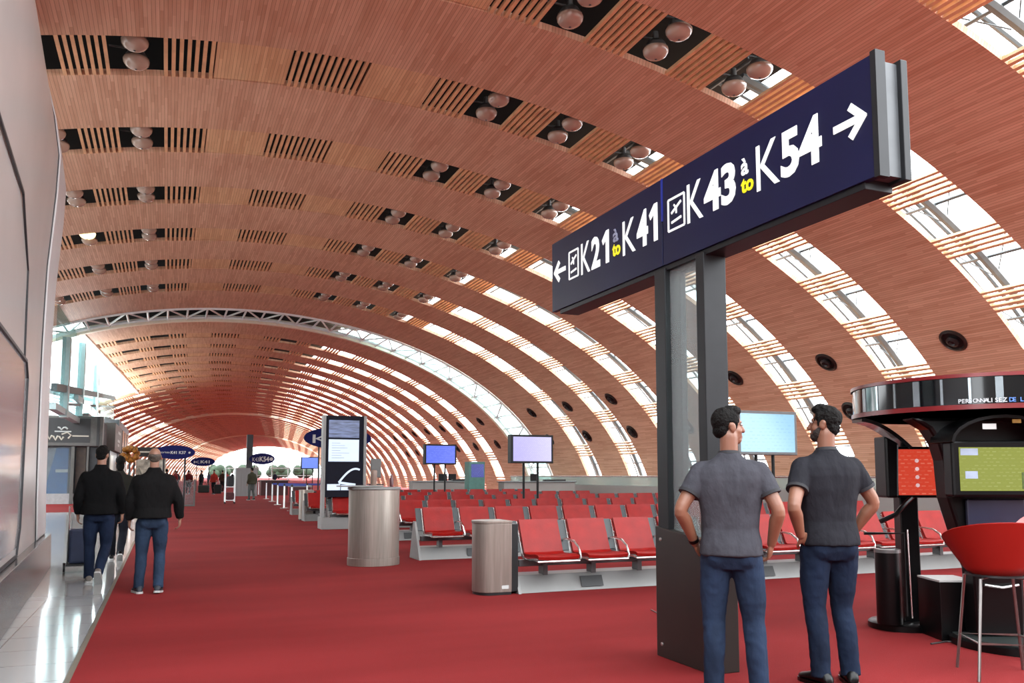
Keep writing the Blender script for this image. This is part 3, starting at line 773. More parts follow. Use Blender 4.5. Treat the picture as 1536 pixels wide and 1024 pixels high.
# ------------------------------------------------------------------ bar stools
LEGM = mat('stool steel', (120, 116, 114), .3, metal=.9)
SHELLM = mat('red plastic shell', (176, 30, 20), .35, var=.06, scale=3)
def bar_stool(x, y, rz, label):
    t = thing('bar_stool', label, 'stool', (x, y, 0), rz, 'red bar stools at the kiosks')
    g = []
    N_ = 32
    for i in range(9):
        f = i/8; row = []
        for k in range(N_+1):
            a = 2*PI*k/N_
            hi = .84 + .24*(max(0, .5-.5*math.cos(a)))**.7
            r = (.02, .10, .165)[i] if i < 3 else .165+.155*((i-2)/6)**.9*(1+.08*(1-math.cos(a))/2)
            z = (.70, .70, .712)[i] if i < 3 else .712 + (hi-.712)*((i-2)/6)
            row.append((r*math.sin(a)*1.02, r*math.cos(a)*.92, z))
        g.append(row)
    MB().sheet(g, .012).build('seat_shell', SHELLM, t, smooth=True, angle=70)
    m = MB(); m.lathe([(0, .69), (.2, .692), (.2, .705), (0, .705)], 24); m.build('seat_ring', BRUSHD, t, smooth=True)
    tops = [(-.16, -.16), (.16, -.16), (.16, .16), (-.16, .16)]; feet = [(-.22, -.22), (.22, -.22), (.22, .22), (-.22, .22)]
    for (a, b), (c, d) in zip(tops, feet):
        m = MB(); m.tube([(a*.5, b*.5, .692), (a, b, .68), (c, d, .0)], .011, 8); m.build('leg', LEGM, t, smooth=True)
    m = MB(); q = [(.9*(a*.35+c*.65)/.9, (b*.35+d*.65), .25) for (a, b), (c, d) in zip(tops, feet)]
    m.tube(q, .009, 8, True); m.build('footrest', LEGM, t, smooth=True)
    return t
bar_stool(5.455, 4.226, math.radians(-33), 'red bucket bar stool with chrome legs, standing in front of the lime screen')
s2 = bar_stool(6.16, 4.17, math.radians(60), 'taller red bar stool right of the first, cut off by the picture edge'); s2.scale = (1.15, 1.15, 1.15)

# ------------------------------------------------------------------ right side: parapet, rail, desks
PARA = mat('pale parapet', (196, 194, 190), .5, var=.06, scale=1)
m = MB(); m.box((17.6, 4, 0), (17.75, 43, .95)); wr = tag(m.build('wall_right', PARA), kind='structure')
m = MB(); m.box((17.66, 4, .95), (17.68, 43, 1.32)); m.build('glass_rail', glass('rail glass', (206, 220, 216), .6), wr)
m = MB(); m.tube([(17.67, 4, 1.34), (17.67, 43, 1.34)], .03, 8); m.build('handrail', CHROME, wr, smooth=True)
m = MB(); m.box((17.6, 43, 0), (17.75, 150, .95)); 
def desk(x, y, w_, label):
    t = thing('gate_desk', label, 'desk', (x, y, 0))
    m = MB(); m.box((-w_/2, -.35, 0), (w_/2, .3, 1.08)); m.build('body', PARA, t, bevel=.02)
    m = MB(); m.box((-w_/2-.05, -.4, 1.08), (w_/2+.05, .35, 1.13)); m.build('worktop', mat('desk top', (150, 160, 162), .3), t, bevel=.01)
    m = MB(); m.box((-.3, 0, 1.13), (.1, .05, 1.45)); m.build('terminal', BLACKP, t, bevel=.01)
    m = MB(); m.box((w_*.1, -.1, 1.13), (w_*.4, .1, 1.2)); m.build('keyboard_ledge', BRUSHD, t)
    return t
desk(11.6, 36.0, 3.2, 'pale gate desk behind the seats, below the smaller flight screen')
desk(15.0, 33.5, 3.4, 'pale gate desk with black terminal near the curved right wall')
desk(13.2, 39.5, 2.2, 'farther pale gate desk between the other two')
t = thing('ticket_machine', 'green edged upright machine with a small blue screen behind the larger flight screen', 'machine', (12.0, 33.2, 0))
m = MB(); m.box((-.35, -.3, 0), (.35, .3, 1.95)); m.build('body', mat('teal casing', (96, 160, 148), .4), t, bevel=.02)
m = MB(); m.box((-.26, -.305, 1.3), (.3, -.3, 1.85)); m.build('display', screen_mat('machine display', (60, 70, 150), (110, 120, 200), 8, .6), t)
# ------------------------------------------------------------------ people
SKIN = mat('skin', (168, 112, 86), .5, var=.08, scale=6)
SKIN2 = mat('skin fair', (196, 142, 116), .5, var=.08, scale=6)
HAIRD = mat('dark brown hair', (15, 11, 9), .75, var=.45, scale=26, spec=.15, bump=.8, bscale=70)
HAIRB = mat('greying hair', (96, 82, 70), .6, var=.4, scale=40, bump=.5, bscale=90)
BEARD = mat('short beard', (44, 29, 22), .7, var=.4, scale=60, bump=.5, bscale=120)
def denim(name, rgb): return mat(name, rgb, .8, var=.42, scale=5, spec=.12, bump=.35, bscale=26, stretch=(1, 1, .55))
def cloth(name, rgb, var=.16): return mat(name, rgb, .85, var=var, scale=7, spec=.12, bump=.4, bscale=22, stretch=(1.4, 1.4, .7))
def fuse(mb, voxel, it=4, wob=0.0, wf=9.0, seed=0.0, zs=.6):
    """join overlapping closed shapes into one continuous skin"""
    o = mb.build('body', SKIN)
    r = o.modifiers.new('r', 'REMESH'); r.mode = 'VOXEL'; r.voxel_size = voxel; r.use_smooth_shade = True
    s = o.modifiers.new('s', 'SMOOTH'); s.factor = .5; s.iterations = it
    me = bpy.data.meshes.new_from_object(o.evaluated_get(bpy.context.evaluated_depsgraph_get()))
    bpy.data.objects.remove(o)
    if wob:
        for v in me.vertices:
            p = v.co; q = Vector((p.x*wf+seed, p.y*wf, p.z*wf*zs+seed))
            a = noise.noise(q) + .5*(1-2*abs(noise.noise(q*1.9+Vector((3, 5, 1)))))
            v.co = p + v.normal*wob*a
    me.polygons.foreach_set('use_smooth', [True]*len(me.polygons))
    me.materials.clear()
    return me
def place(me, name, m, parent):
    me.materials.append(m); o = bpy.data.objects.new(name, me); COL.objects.link(o); o.parent = parent; return o
def cap(mb, pts, rs, n=14):
    mb.tube(pts, rs, n)
    for p, r in ((pts[0], rs[0]), (pts[-1], rs[-1])): mb.ell(p, (r, r, r), nu=14, nv=9)
def smoothpath(pts, rs, k=4):
    """Catmull-Rom samples through the joints"""
    P = [Vector(p) for p in pts]; P = [P[0]*2-P[1]] + P + [P[-1]*2-P[-2]]
    out, ro = [], []
    for i in range(1, len(P)-2):
        for j in range(k):
            t = j/k; a, b, c, d = P[i-1], P[i], P[i+1], P[i+2]
            out.append(.5*((2*b) + (c-a)*t + (2*a-5*b+4*c-d)*t*t + (-a+3*b-3*c+d)*t**3)); ro.append(rs[i-1]+(rs[i]-rs[i-1])*t)
    out.append(P[-2]); ro.append(rs[-1])
    return out, ro
def hand(mb, w_, d, nrm, side, curl=.5, s=1.0):
    """palm, four bent fingers of different lengths and a thumb; d points along the hand, nrm out of the palm"""
    d = Vector(d).normalized(); nrm = (Vector(nrm)-d*Vector(nrm).dot(d)).normalized(); lat = d.cross(nrm)*side
    w_ = Vector(w_); R = Matrix((lat, d, nrm)).transposed()
    mb.ell(w_+d*.05*s, (.040*s, .056*s, .017*s), R, 14, 9)
    mb.ell(w_+d*.078*s, (.040*s, .022*s, .014*s), R, 14, 9)
    for i, (ox, L) in enumerate(((.031, .072), (.0105, .082), (-.0105, .077), (-.031, .060))):
        p = w_+d*.088*s+lat*ox*s; a = .15+.12*i*.3; pts = [p-d*.02*s, p]
        for seg in (.42, .33, .25):
            a += curl*(.75 if seg > .4 else 1.0)
            dd = d*math.cos(a)+nrm*math.sin(a); p = p+dd*L*seg*s; pts.append(p)
        cap(mb, pts, [.0092*s, .0092*s, .0088*s, .0082*s, .007*s], 10)
    p = w_+d*.022*s+lat*.03*s
    t1 = p+(d*.55+lat*.75+nrm*.3).normalized()*.042*s; t2 = t1+(d*.85+lat*.2+nrm*.45).normalized()*.032*s
    cap(mb, [w_+d*.02*s, p, t1, t2], [.014*s, .0125*s, .0105*s, .0085*s], 10)
def torso(mb, rings, yaw_top, lean=0.0, n=28, e=2.5):
    out = []; z0, z1 = rings[0][0], rings[-1][0]
    for z, rx, ry, yo in rings:
        f = max(0, min(1, (z-1.0)/.4)); a0 = yaw_top*f; r = []
        for k in range(n):
            a = 2*PI*k/n; c, s_ = math.cos(a), math.sin(a)
            x = rx*abs(c)**(2/e)*(1 if c >= 0 else -1); y = ry*abs(s_)**(2/e)*(1 if s_ >= 0 else -1)+yo
            r.append(Vector((x*math.cos(a0)-y*math.sin(a0), x*math.sin(a0)+y*math.cos(a0)+lean*(z-1.0), z)))
        out.append(r)
    mb.rings(out)
def person(name, label, loc, rotz, k, J, C, vox=.0055, group=None):
    """J joints for a 1.80 m figure facing +Y, C clothing"""
    root = thing(name, label, 'person', loc, rotz, group)
    root.scale = (k, k, k)
    yt = J.get('yaw', 0); ln = J.get('lean', 0); fem = J.get('slim', 1.0)
    sh = {s: Vector(J['sh'+s]) for s in 'LR'}; el = {s: Vector(J['el'+s]) for s in 'LR'}; wr = {s: Vector(J['wr'+s]) for s in 'LR'}
    det = vox < .008
    # ---- body: head, neck, arms, hands and the trunk under the clothes
    b = MB()
    hz = J.get('headyaw', 0); hp = J.get('headpitch', 0); hc = Vector((J.get('headx', 0), ln*.62+J.get('heady', .005), 1.685))
    HM = Matrix.Translation(hc) @ Matrix.Rotation(hz, 4, 'Z') @ Matrix.Rotation(hp, 4, 'X') @ Matrix.Scale(.93, 4)
    H3 = HM.to_3x3()
    def hel(mb, c, r): mb.ell(HM @ Vector(c), r, H3, 20, 14)
    hel(b, (0, -.012, .035), (.077, .096, .095)); hel(b, (0, .026, -.035), (.062, .066, .085)); hel(b, (0, .046, -.088), (.042, .044, .034))
    hel(b, (.034, .045, -.03), (.03, .035, .03)); hel(b, (-.034, .045, -.03), (.03, .035, .03))
    hel(b, (0, .075, .03), (.05, .016, .012)); hel(b, (0, .086, -.066), (.024, .012, .006)); hel(b, (0, .086, -.077), (.02, .012, .007))
    cap(b, [HM @ Vector(p) for p in ((0, .086, .02), (0, .103, -.012), (0, .108, -.03))], [.008, .012, .015], 10)
    for sx in (-1, 1):
        hel(b, (sx*.079, -.008, -.004), (.010, .024, .034)); hel(b, (sx*.082, -.015, .012), (.008, .018, .018))
    cap(b, [(0, ln*.45-.012, 1.44), (0, ln*.5-.008, 1.52), hc+Vector((0, -.02, -.06))], [.064, .057, .056], 18)
    torso(b, [(.95, .13, .09, 0), (1.15, .14, .095, -.005), (1.35, .16, .09, -.01), (1.44, .14, .07, -.01), (1.49, .07, .06, -.01)], yt, ln)
    for s in 'LR':
        p, r = smoothpath([sh[s], (sh[s]+el[s])/2, el[s], el[s]*.65+wr[s]*.35, wr[s]], [.050, .049, .041, .043, .028])
        cap(b, p, r, 14)
        hand(b, wr[s], J['hd'+s], J['hn'+s], (1 if s == 'R' else -1)*J.get('ts', 1), J.get('curl', .45))
    place(fuse(b, vox, 3 if det else 2), 'body', C.get('skin', SKIN), root)
    if det:
        for sx in (-1, 1):
            e = MB(); e.ell(HM @ Vector((sx*.031, .082, .012)), (.0125, .0085, .0085), H3, 12, 8); eo = e.build('eye', WHITE, root, smooth=True)
            e = MB(); e.ell(HM @ Vector((sx*.031, .0895, .012)), (.005, .003, .005), H3, 10, 6); e.build('iris', HAIRD, eo, smooth=True)
    if C.get('watch'):
        m = MB(); d = (wr['L']-el['L']).normalized(); m.tube([wr['L']-d*.03, wr['L']-d*.008], [.035, .034], 18); m.build('wrist_watch', C['watch'], root, smooth=True, angle=60)
    # ---- hair
    h = MB()
    if C.get('hair') == 'short':
        hel(h, (0, -.022, .048), (.083, .098, .090)); hel(h, (0, -.062, -.016), (.068, .044, .058)); hel(h, (0, .048, .105), (.058, .042, .034)); hel(h, (.064, .012, .05), (.02, .03, .04)); hel(h, (-.064, .012, .05), (.02, .03, .04))
        hel(h, (.072, .022, .012), (.009, .012, .03)); hel(h, (-.072, .022, .012), (.009, .012, .03)); hel(h, (0, .03, .125), (.05, .05, .022))
    elif C.get('hair') == 'thin':
        hel(h, (0, -.035, .012), (.081, .082, .062)); hel(h, (0, -.06, -.02), (.066, .042, .05))
    else:
        hel(h, (0, -.022, .045), (.086, .102, .092)); hel(h, (0, -.062, -.06), (.075, .045, .11))
    place(fuse(h, max(vox, .006), 2, .006 if det else .004, 30, 2.0, 1.0), 'hair', C.get('hairmat', HAIRD), root)
    if C.get('beard'):
        h = MB(); hel(h, (0, .044, -.088), (.050, .050, .040)); hel(h, (.046, .022, -.055), (.02, .042, .045)); hel(h, (-.046, .022, -.055), (.02, .042, .045)); hel(h, (0, .083, -.052), (.03, .012, .006))
        place(fuse(h, vox, 2, .002, 40), 'beard', BEARD, root)
    # ---- top
    t = MB(); hem = C.get('hem', .88); fat = C.get('fat', 1.0); lo = C.get('long', False); sl = .012 if not lo else .022
    R = [(hem, .190, .142, -.016), (.95, .186, .138, -.012), (1.05, .174, .118, -.002), (1.15, .184, .118, -.004), (1.26, .204, .124, -.010), (1.35, .216, .120, -.014), (1.40, .212, .108, -.014), (1.435, .185, .094, -.014), (1.465, .135, .082, -.012), (1.495, .085, .074, -.01), (1.525, .066, .066, -.006)]
    if lo: R = [(z, a*1.07*fat+.006, b_*1.12*fat+.006, c) for z, a, b_, c in R] + [(1.56, .072, .07, -.005)]
    R = [r for r in R if r[0] >= hem-.001]; R = [(z, a*fem, b_*fem, c) for z, a, b_, c in R]
    torso(t, R, yt, ln)
    for s in 'LR':
        if lo:
            p, r = smoothpath([sh[s]*1.0, (sh[s]+el[s])/2, el[s], (el[s]+wr[s])/2, wr[s]*.96+el[s]*.04], [.072, .070, .064, .058, .046])
            if fem < 1: r = [x*fem for x in r]
        else:
            f = C.get('sleeve', .62); e_ = sh[s]+(el[s]-sh[s])*f
            p, r = smoothpath([sh[s], sh[s]+(e_-sh[s])*.5, e_], [.064, .067, .067])
        t.tube(p, r, 16); t.ell(p[0], (r[0]*.98,)*3, nu=16, nv=10)
        inn = sh[s]*.35+Vector((0, ln*.3, 1.425))*.65
        t.tube([inn, sh[s]], [.068, .064], 14)
    place(fuse(t, max(vox*1.5, .009), 3, .0065 if not lo else .008, 8.5, k*7, .55), C.get('topname', 'tee_shirt'), C['top'], root)
    if C.get('trim'):
        for s in 'LR':
            f = C.get('sleeve', .62); d = (el[s]-sh[s]).normalized(); c = sh[s]+(el[s]-sh[s])*(f-.015)
            m = MB(); m.tube([c-d*.012, c+d*.008], [.071, .070], 22); m.build('sleeve_trim', C['trim'], root, smooth=True, angle=60)
        m = MB(); m.tube([(0, -.008+ln*.5, 1.512), (0, -.006+ln*.52, 1.532)], [.070, .066], 24); m.build('collar', C['trim'], root, smooth=True, angle=60)
    # ---- trousers
    j = MB()
    torso(j, [(.80, .15, .10, -.008), (.86, .172, .118, -.016), (.92, .172, .120, -.016), (.97, .160, .104, -.006), (1.0, .152, .098, 0)], 0)
    for sx in (-1, 1): j.ell((sx*.078, -.058, .885), (.086, .078, .095))
    for s, sx in (('L', -1), ('R', 1)):
        kn, an = Vector(J['kn'+s]), Vector(J['an'+s]); hp_ = Vector((sx*.088, -.004, .86))
        p, r = smoothpath([hp_, hp_*.5+kn*.5+Vector((sx*.006, .008, 0)), kn, kn*.6+an*.4+Vector((0, -.014, 0)), an+(kn-an)*.1, an-(kn-an).normalized()*.02], [.103, .089, .068, .066, .060, .064])
        j.tube(p, r, 18); j.ell(p[0], (.1, .1, .1), nu=18, nv=10)
    place(fuse(j, max(vox*1.5, .009), 3, .006, 10, k*3, .9), 'jeans', C['jeans'], root)
    if C.get('belt'):
        m = MB(); a = []
        torso(m, [(.955, .171, .121, -.010), (.985, .166, .116, -.008)], 0); m.build('belt', C['belt'], root, smooth=True, angle=60)
    # ---- shoes
    for s in 'LR':
        an = Vector(J['an'+s]); td = Vector(J.get('toe'+s, (0, 1, 0))).normalized(); up = Vector((0, 0, 1)); up = (up-td*up.dot(td)).normalized(); sd = td.cross(up)
        def q(x, y, z): return an + sd*x + td*y + up*(z-.075)
        r = []
        for y, w_, h_ in ((-.085, .02, .035), (-.075, .034, .07), (-.04, .04, .095), (.02, .042, .095), (.08, .047, .07), (.14, .048, .052), (.18, .036, .042), (.2, .015, .03)):
            r.append([q(w_*math.cos(a), y, max(0.0, .012+h_*.5+h_*.5*math.sin(a)*(1.0) if math.sin(a) > 0 else .012+h_*.5*(1+math.sin(a)))) for a in [2*PI*i/14 for i in range(14)]])
        m = MB(); m.rings(r); so = m.build('shoe', C.get('shoe', KBLACK), root, smooth=True, angle=80)
        r = []
        for y, w_ in ((-.09, .022), (-.075, .038), (-.03, .043), (.03, .043), (.09, .05), (.15, .05), (.19, .036), (.208, .016)):
            r.append([q(-w_, y, 0), q(w_, y, 0), q(w_, y, .024), q(-w_, y, .024)])
        m = MB(); m.rings(r); m.build('sole', C.get('sole', WHITE), so)
    return root
ST = dict(knL=(-.115, .012, .48), knR=(.125, .012, .48), anL=(-.12, -.015, .075), anR=(.15, -.015, .075), toeL=(-.18, 1, 0), toeR=(.25, 1, 0))
person('person', 'dark haired person in a mid grey tee shirt and blue jeans, hands on hips', (3.33, 4.42, 0), math.radians(-37), 1.012,
    dict(ST, shL=(-.178, -.012, 1.405), shR=(.178, -.012, 1.405), elL=(-.30, -.10, 1.165), elR=(.285, -.06, 1.165), wrL=(-.225, .03, .955), wrR=(.245, .05, .955),
         hdL=(.35, .75, -.75), hnL=(1, -.1, 0), hdR=(-.15, .35, -.95), hnR=(-.8, .3, -.1), headyaw=math.radians(-62), headpitch=.06, curl=.5),
    dict(top=cloth('grey tee', (80, 80, 88)), jeans=denim('mid blue denim', (42, 58, 84)), trim=mat('charcoal trim', (44, 44, 50), .85), hair='short', shoe=mat('brown shoe', (60, 46, 40), .6), hem=.885, sleeve=.60, watch=KBLACK))
person('person', 'bearded person in a charcoal tee shirt and dark jeans, left hand on hip', (4.18, 4.48, 0), math.radians(-16), 1.035,
    dict(knL=(-.10, .02, .48), knR=(.10, .05, .48), anL=(-.09, -.02, .075), anR=(.12, .0, .075), toeL=(-.25, 1, 0), toeR=(.3, 1, 0),
         shL=(-.182, -.02, 1.405), shR=(.182, .0, 1.405), elL=(-.30, -.15, 1.155), elR=(.315, -.01, 1.17), wrL=(-.225, -.07, .965), wrR=(.225, .10, .965),
         hdL=(.75, .45, -.45), hnL=(.4, .8, -.2), hdR=(-.5, .7, -.5), hnR=(-.7, -.3, .1), headyaw=math.radians(48), headpitch=.08, yaw=math.radians(4), curl=.4),
    dict(top=cloth('charcoal tee', (42, 42, 49), .2), jeans=denim('dark blue denim', (28, 42, 66)), trim=mat('dark collar', (40, 40, 46), .85), hair='short', beard=True, shoe=KBLACK, sole=KBLACK, hem=.90, sleeve=.60, belt=KBLACK))
WALK = dict(shL=(-.182, .0, 1.40), shR=(.182, .0, 1.40), elL=(-.255, -.06, 1.14), elR=(.26, -.05, 1.14), wrL=(-.262, .04, .90), wrR=(.275, .02, .90),
    hdL=(.0, .15, -1), hnL=(1, .2, 0), hdR=(.0, .15, -1), hnR=(-1, .2, 0), curl=.45)
person('person', 'person walking away on the tiles in a black bomber jacket, jeans and pale trainers', (-.80, 12.3, 0), math.radians(-2), .985,
    dict(WALK, knL=(-.11, .08, .48), knR=(.09, .02, .47), anL=(-.10, .05, .075), anR=(.04, -.24, .16), toeL=(-.1, 1, 0), toeR=(0, .75, -.65), headyaw=math.radians(-8), lean=.03),
    dict(top=cloth('black bomber cloth', (15, 15, 17)), topname='jacket', long=True, hem=.90, jeans=denim('walker denim', (38, 52, 80)), hair='short', shoe=mat('pale trainer', (150, 140, 132), .6), skin=SKIN2, fat=1.06), vox=.009)
person('person', 'balding person walking on the red carpet in a quilted dark jacket and faded jeans', (-.14, 11.0, 0), math.radians(2), .955,
    dict(WALK, knL=(-.11, .06, .48), knR=(.10, .06, .48), anL=(-.13, .02, .075), anR=(.09, -.10, .085), toeL=(-.25, 1, 0), toeR=(.15, 1, -.12), elR=(.29, -.03, 1.15), wrR=(.325, .05, .91), elL=(-.27, -.03, 1.14), headyaw=0, lean=.02),
    dict(top=cloth('quilted dark cloth', (24, 23, 24)), topname='jacket', long=True, hem=.93, jeans=denim('faded walker denim', (54, 72, 98)), hair='thin', hairmat=HAIRB, shoe=mat('navy trainer', (40, 46, 60), .6), skin=SKIN2, fat=1.1), vox=.009)
pe = person('person', 'slim person in a long grey green coat walking ahead between the two dark jackets', (-.72, 15.4, 0), math.radians(3), .95,
    dict(WALK, knL=(-.09, .10, .48), knR=(.09, .02, .48), anL=(-.08, .10, .075), anR=(.05, -.2, .13), toeR=(0, .85, -.5), slim=.88, shL=(-.16, 0, 1.40), shR=(.16, 0, 1.40)),
    dict(top=cloth('grey green coat cloth', (52, 52, 46)), topname='coat', long=True, hem=.80, jeans=denim('dark leg cloth', (34, 38, 48)), hair='long', skin=SKIN2, shoe=KBLACK), vox=.011)
t = thing('shoulder_bag', 'olive shoulder bag carried by the person in the grey green coat', 'bag', (-.33, 15.25, .62))
m = MB(); m.prism([(-.11, 0), (.11, 0), (.14, .3), (-.14, .3)], lambda p, k: Vector((-.05+k*.1, p[0], p[1]))); m.build('body', mat('olive canvas', (84, 78, 44), .7, var=.3), t, bevel=.015)
m = MB(); m.tube([(0, -.1, .3), (-.02, -.06, .7), (-.1, 0, .88), (-.02, .06, .7), (0, .1, .3)], .012, 8); m.build('strap', mat('pale strap', (130, 124, 108), .6), t, smooth=True)
t = thing('luggage_cart', 'small folding luggage cart pushed along the tiles beside the black bomber jacket', 'cart', (-1.13, 13.6, 0), .1)
m = MB(); m.tube([(-.14, .12, .1), (-.14, .0, .95), (.14, .0, .95), (.14, .12, .1)], .013, 8); m.build('frame', CHROME, t, smooth=True)
m = MB(); m.box((-.16, -.05, .1), (.16, .3, .13)); m.build('deck', BRUSHD, t)
for sx in (-1, 1):
    m = MB(); m.lathe([(.0, -.015), (.07, -.015), (.07, .015), (0, .015)], 20, M=Matrix.Translation((sx*.18, .12, .07)) @ Matrix.Rotation(PI/2, 4, 'Y')); m.build('wheel', BLACKP, t, smooth=True)
m = MB(); m.box((-.13, .0, .13), (.13, .24, .62)); m.build('bundle', mat('navy bundle', (40, 56, 92), .7), t, bevel=.03)
# ---- people far down the hall
FARJ = dict(WALK, knL=(-.1, .06, .48), knR=(.1, .0, .48), anL=(-.1, .08, .075), anR=(.08, -.12, .09))
def far_person(x, y, rz, k, col, leg, label, hair='short'):
    return person('person', label, (x, y, 0), rz, k, FARJ, dict(top=cloth('far cloth %d %d %d' % col, col), topname='jacket', long=True, hem=.88, jeans=denim('far leg %d %d %d' % leg, leg), hair=hair, skin=SKIN2, fat=1.05), vox=.024)
far_person(4.39, 48.6, .5, 1.0, (92, 90, 72), (120, 128, 126), 'distant person in a khaki jacket and pale trousers beside the grey panel')
far_person(3.19, 64.6, 2.6, .98, (196, 60, 50), (30, 32, 38), 'distant person in a bright red jacket with a black suitcase')
far_person(1.48, 65.3, .2, .97, (110, 30, 34), (40, 42, 50), 'distant person in a dark maroon coat left of the red jacket')
far_person(2.6, 72.4, 1.0, .98, (36, 38, 44), (44, 46, 54), 'distant person in a black coat behind the black holdall')
far_person(4.2, 71.8, -.4, .98, (70, 44, 36), (40, 36, 40), 'distant person in brown between the red jacket and the white cart')
far_person(.0, 57.0, .3, .98, (44, 46, 52), (50, 56, 70), 'distant person in dark clothes just right of the balding walker')
far_person(.62, 70.0, 2.0, .97, (150, 60, 62), (60, 60, 66), 'distant person in dusty pink behind the glass barrier', 'long')
far_person(-.25, 75.0, .5, .97, (40, 84, 66), (52, 54, 60), 'distant person in green behind the glass barrier')
far_person(1.0, 92, .4, .98, (90, 88, 92), (60, 62, 70), 'small far person in grey at the left of the crowd')
far_person(2.4, 98, 2.9, .97, (150, 146, 140), (60, 60, 72), 'small far person in a pale jacket in the middle of the crowd')
far_person(4.4, 101, 1.9, .98, (60, 74, 110), (50, 52, 60), 'small far person in blue in the middle of the crowd')
far_person(5.8, 92, .3, .97, (186, 90, 84), (70, 60, 64), 'small far person in a rose top right of the bright red jacket', 'long')
far_person(7.2, 104, 2.2, .98, (36, 36, 40), (40, 42, 46), 'small far person in black near the pale partition panel')
far_person(12.5, 108, .2, .98, (44, 44, 60), (60, 60, 70), 'small far person in navy beyond the queue posts')
t = thing('suitcase', 'black upright suitcase beside the distant red jacket', 'suitcase', (3.42, 63.6, 0))
m = MB(); m.box((-.24, -.14, .06), (.24, .14, .72)); m.build('body', BLACKP, t, bevel=.04)
m = MB(); m.tube([(-.12, .1, .72), (-.12, .1, 1.02), (.12, .1, 1.02), (.12, .1, .72)], .014, 6); m.build('handle', CHROME, t, smooth=True)
t = thing('holdall', 'black and green holdall standing on the far red carpet', 'bag', (2.75, 70.6, 0))
m = MB(); m.box((-.42, -.2, .0), (.42, .2, .6)); m.build('body', mat('black green bag', (18, 34, 28), .7, var=.4), t, bevel=.08)
m = MB(); m.tube([(-.2, 0, .58), (-.15, 0, .8), (.15, 0, .8), (.2, 0, .58)], .02, 6); m.build('handle', BLACKP, t, smooth=True)
# ------------------------------------------------------------------ round ceiling lamps in the openings
GLOBE = mat('lamp glass dome', (180, 152, 134), .2, var=.05, coat=.6, tone=.9)
LHOUS = mat('lamp housing', (120, 118, 116), .4, metal=.3)
LCAP = mat('lamp inner reflector', (214, 196, 176), .3, metal=.3)
LGLOW = mat('lit lamp dome', (255, 226, 150), .3, emit=2.2, var=.02)
def make_lamp():
    t = thing('ceiling_lamp', 'x', 'lamp', (0, 0, 0), 0, 'round ceiling lamps in the light bands')
    m = MB(); m.lathe([(.0, .34), (.05, .34), (.055, .2), (.14, .16), (.185, .09), (.19, .05), (.0, .05)], 20); m.build('housing', LHOUS, t, smooth=True)
    m = MB(); m.lathe([(.0, .05), (.19, .05), (.225, .03), (.23, -.01), (.215, -.06), (.17, -.115), (.10, -.15), (.04, -.162), (0, -.163)], 20); m.build('glass_dome', GLOBE, t, smooth=True, angle=80)
    m = MB(); m.lathe([(.0, -.16), (.022, -.158), (.02, -.172), (0, -.175)], 12); m.build('finial', LHOUS, t, smooth=True)
    m = MB(); m.bar((-.02, 0, .2), (-.46, 0, .2), .025); m.build('arm', LHOUS, t)
    return t
lamp0 = make_lamp(); used = False
ORD = ['first', 'second', 'third', 'fourth', 'fifth', 'sixth', 'seventh', 'eighth', 'ninth', 'tenth']
LIT = None
for k in near_k:
    for side in (1, -1):
        for n, a, b in OP[:4 if side > 0 else 3]:
            if side > 0 and n == 3: continue
            if k == -2 and not (side > 0 and n == 2): continue
            s = side*(a+b)/2
            x_, z_ = vault(s)
            if side < 0 and n == 2 and k < 3: continue
            if k == -1 and side < 0: continue
            for nf in (0, 1):
                y = YS0+4*k+.75+(-.36 if nf == 0 else .36)
                p = vp(s, y, .10)
                lab = '%s ceiling lamp, %s opening %s of the spine, %s slatted band' % ('nearer' if nf == 0 else 'farther', ORD[n], 'right' if side > 0 else 'left', ORD[k+2])
                lab = lab.replace('round lamp', 'round lamp')
                lit = (k == 3 and side < 0 and n == 1 and nf == 0)
                if lit: lab = 'the one glowing yellow round ceiling lamp, second opening left of the spine'
                if not used: o = lamp0; o.location = p; o['label'] = lab; used = True
                else: o = dup(lamp0, p, None, lab)
                if lit:
                    for c in o.children:
                        if c.name.startswith('glass_dome'): c.data = c.data.copy(); c.data.materials[0] = LGLOW
# ------------------------------------------------------------------ round air vents in the wood bands
VRIM = mat('vent rim', (92, 84, 78), .35, metal=.6); VDARK = mat('vent dark', (24, 22, 22), .6); VFIN = mat('vent grey core', (70, 68, 68), .4, metal=.4)
def make_vent():
    t = thing('air_vent', 'x', 'vent', (0, 0, 0), 0, 'round air vents in the curved wall')
    m = MB(); m.lathe([(.36, 0), (.38, .03), (.31, .07), (.28, .03), (.28, 0)], 28); m.build('rim', VRIM, t, smooth=True)
    m = MB(); m.lathe([(.0, .012), (.30, .012), (.30, 0), (0, 0)], 28); m.build('bowl', VDARK, t, smooth=True)
    m = MB(); m.lathe([(.15, .02), (.17, .09), (.10, .13), (.06, .09), (0, .09)], 20); m.build('nozzle', VFIN, t, smooth=True); t.scale = (.86,)*3
    return t
v0 = make_vent(); vused = False
def vent_at(s, y, lab):
    global vused
    p = vp(s, y, 0); q = vp(s, y, -1)
    nrm = (q-p).normalized()
    o = v0
    if vused: o = dup(v0, (0, 0, 0), None, lab)
    vused = True; o['label'] = lab
    o.rotation_euler = nrm.to_track_quat('Z', 'Y').to_euler(); o.location = p
yb = [13.83+4.06*i for i in range(7)]
for i, y in enumerate(yb):
    vent_at(15.3, y, 'upper dark round vent, %s wood rib along the right wall' % ORD[i])
    vent_at(17.05, y+.3, 'lower dark round vent, %s wood rib along the right wall' % ORD[i])
for i in range(7):
    y = 45.9+4*i if i else 45.8
    vent_at(15.3, y, 'upper round air vent in the %s wood rib beyond the glazed arch' % ORD[i])
    vent_at(17.05, y+.2, 'lower round air vent in the %s wood rib beyond the glazed arch' % ORD[i])

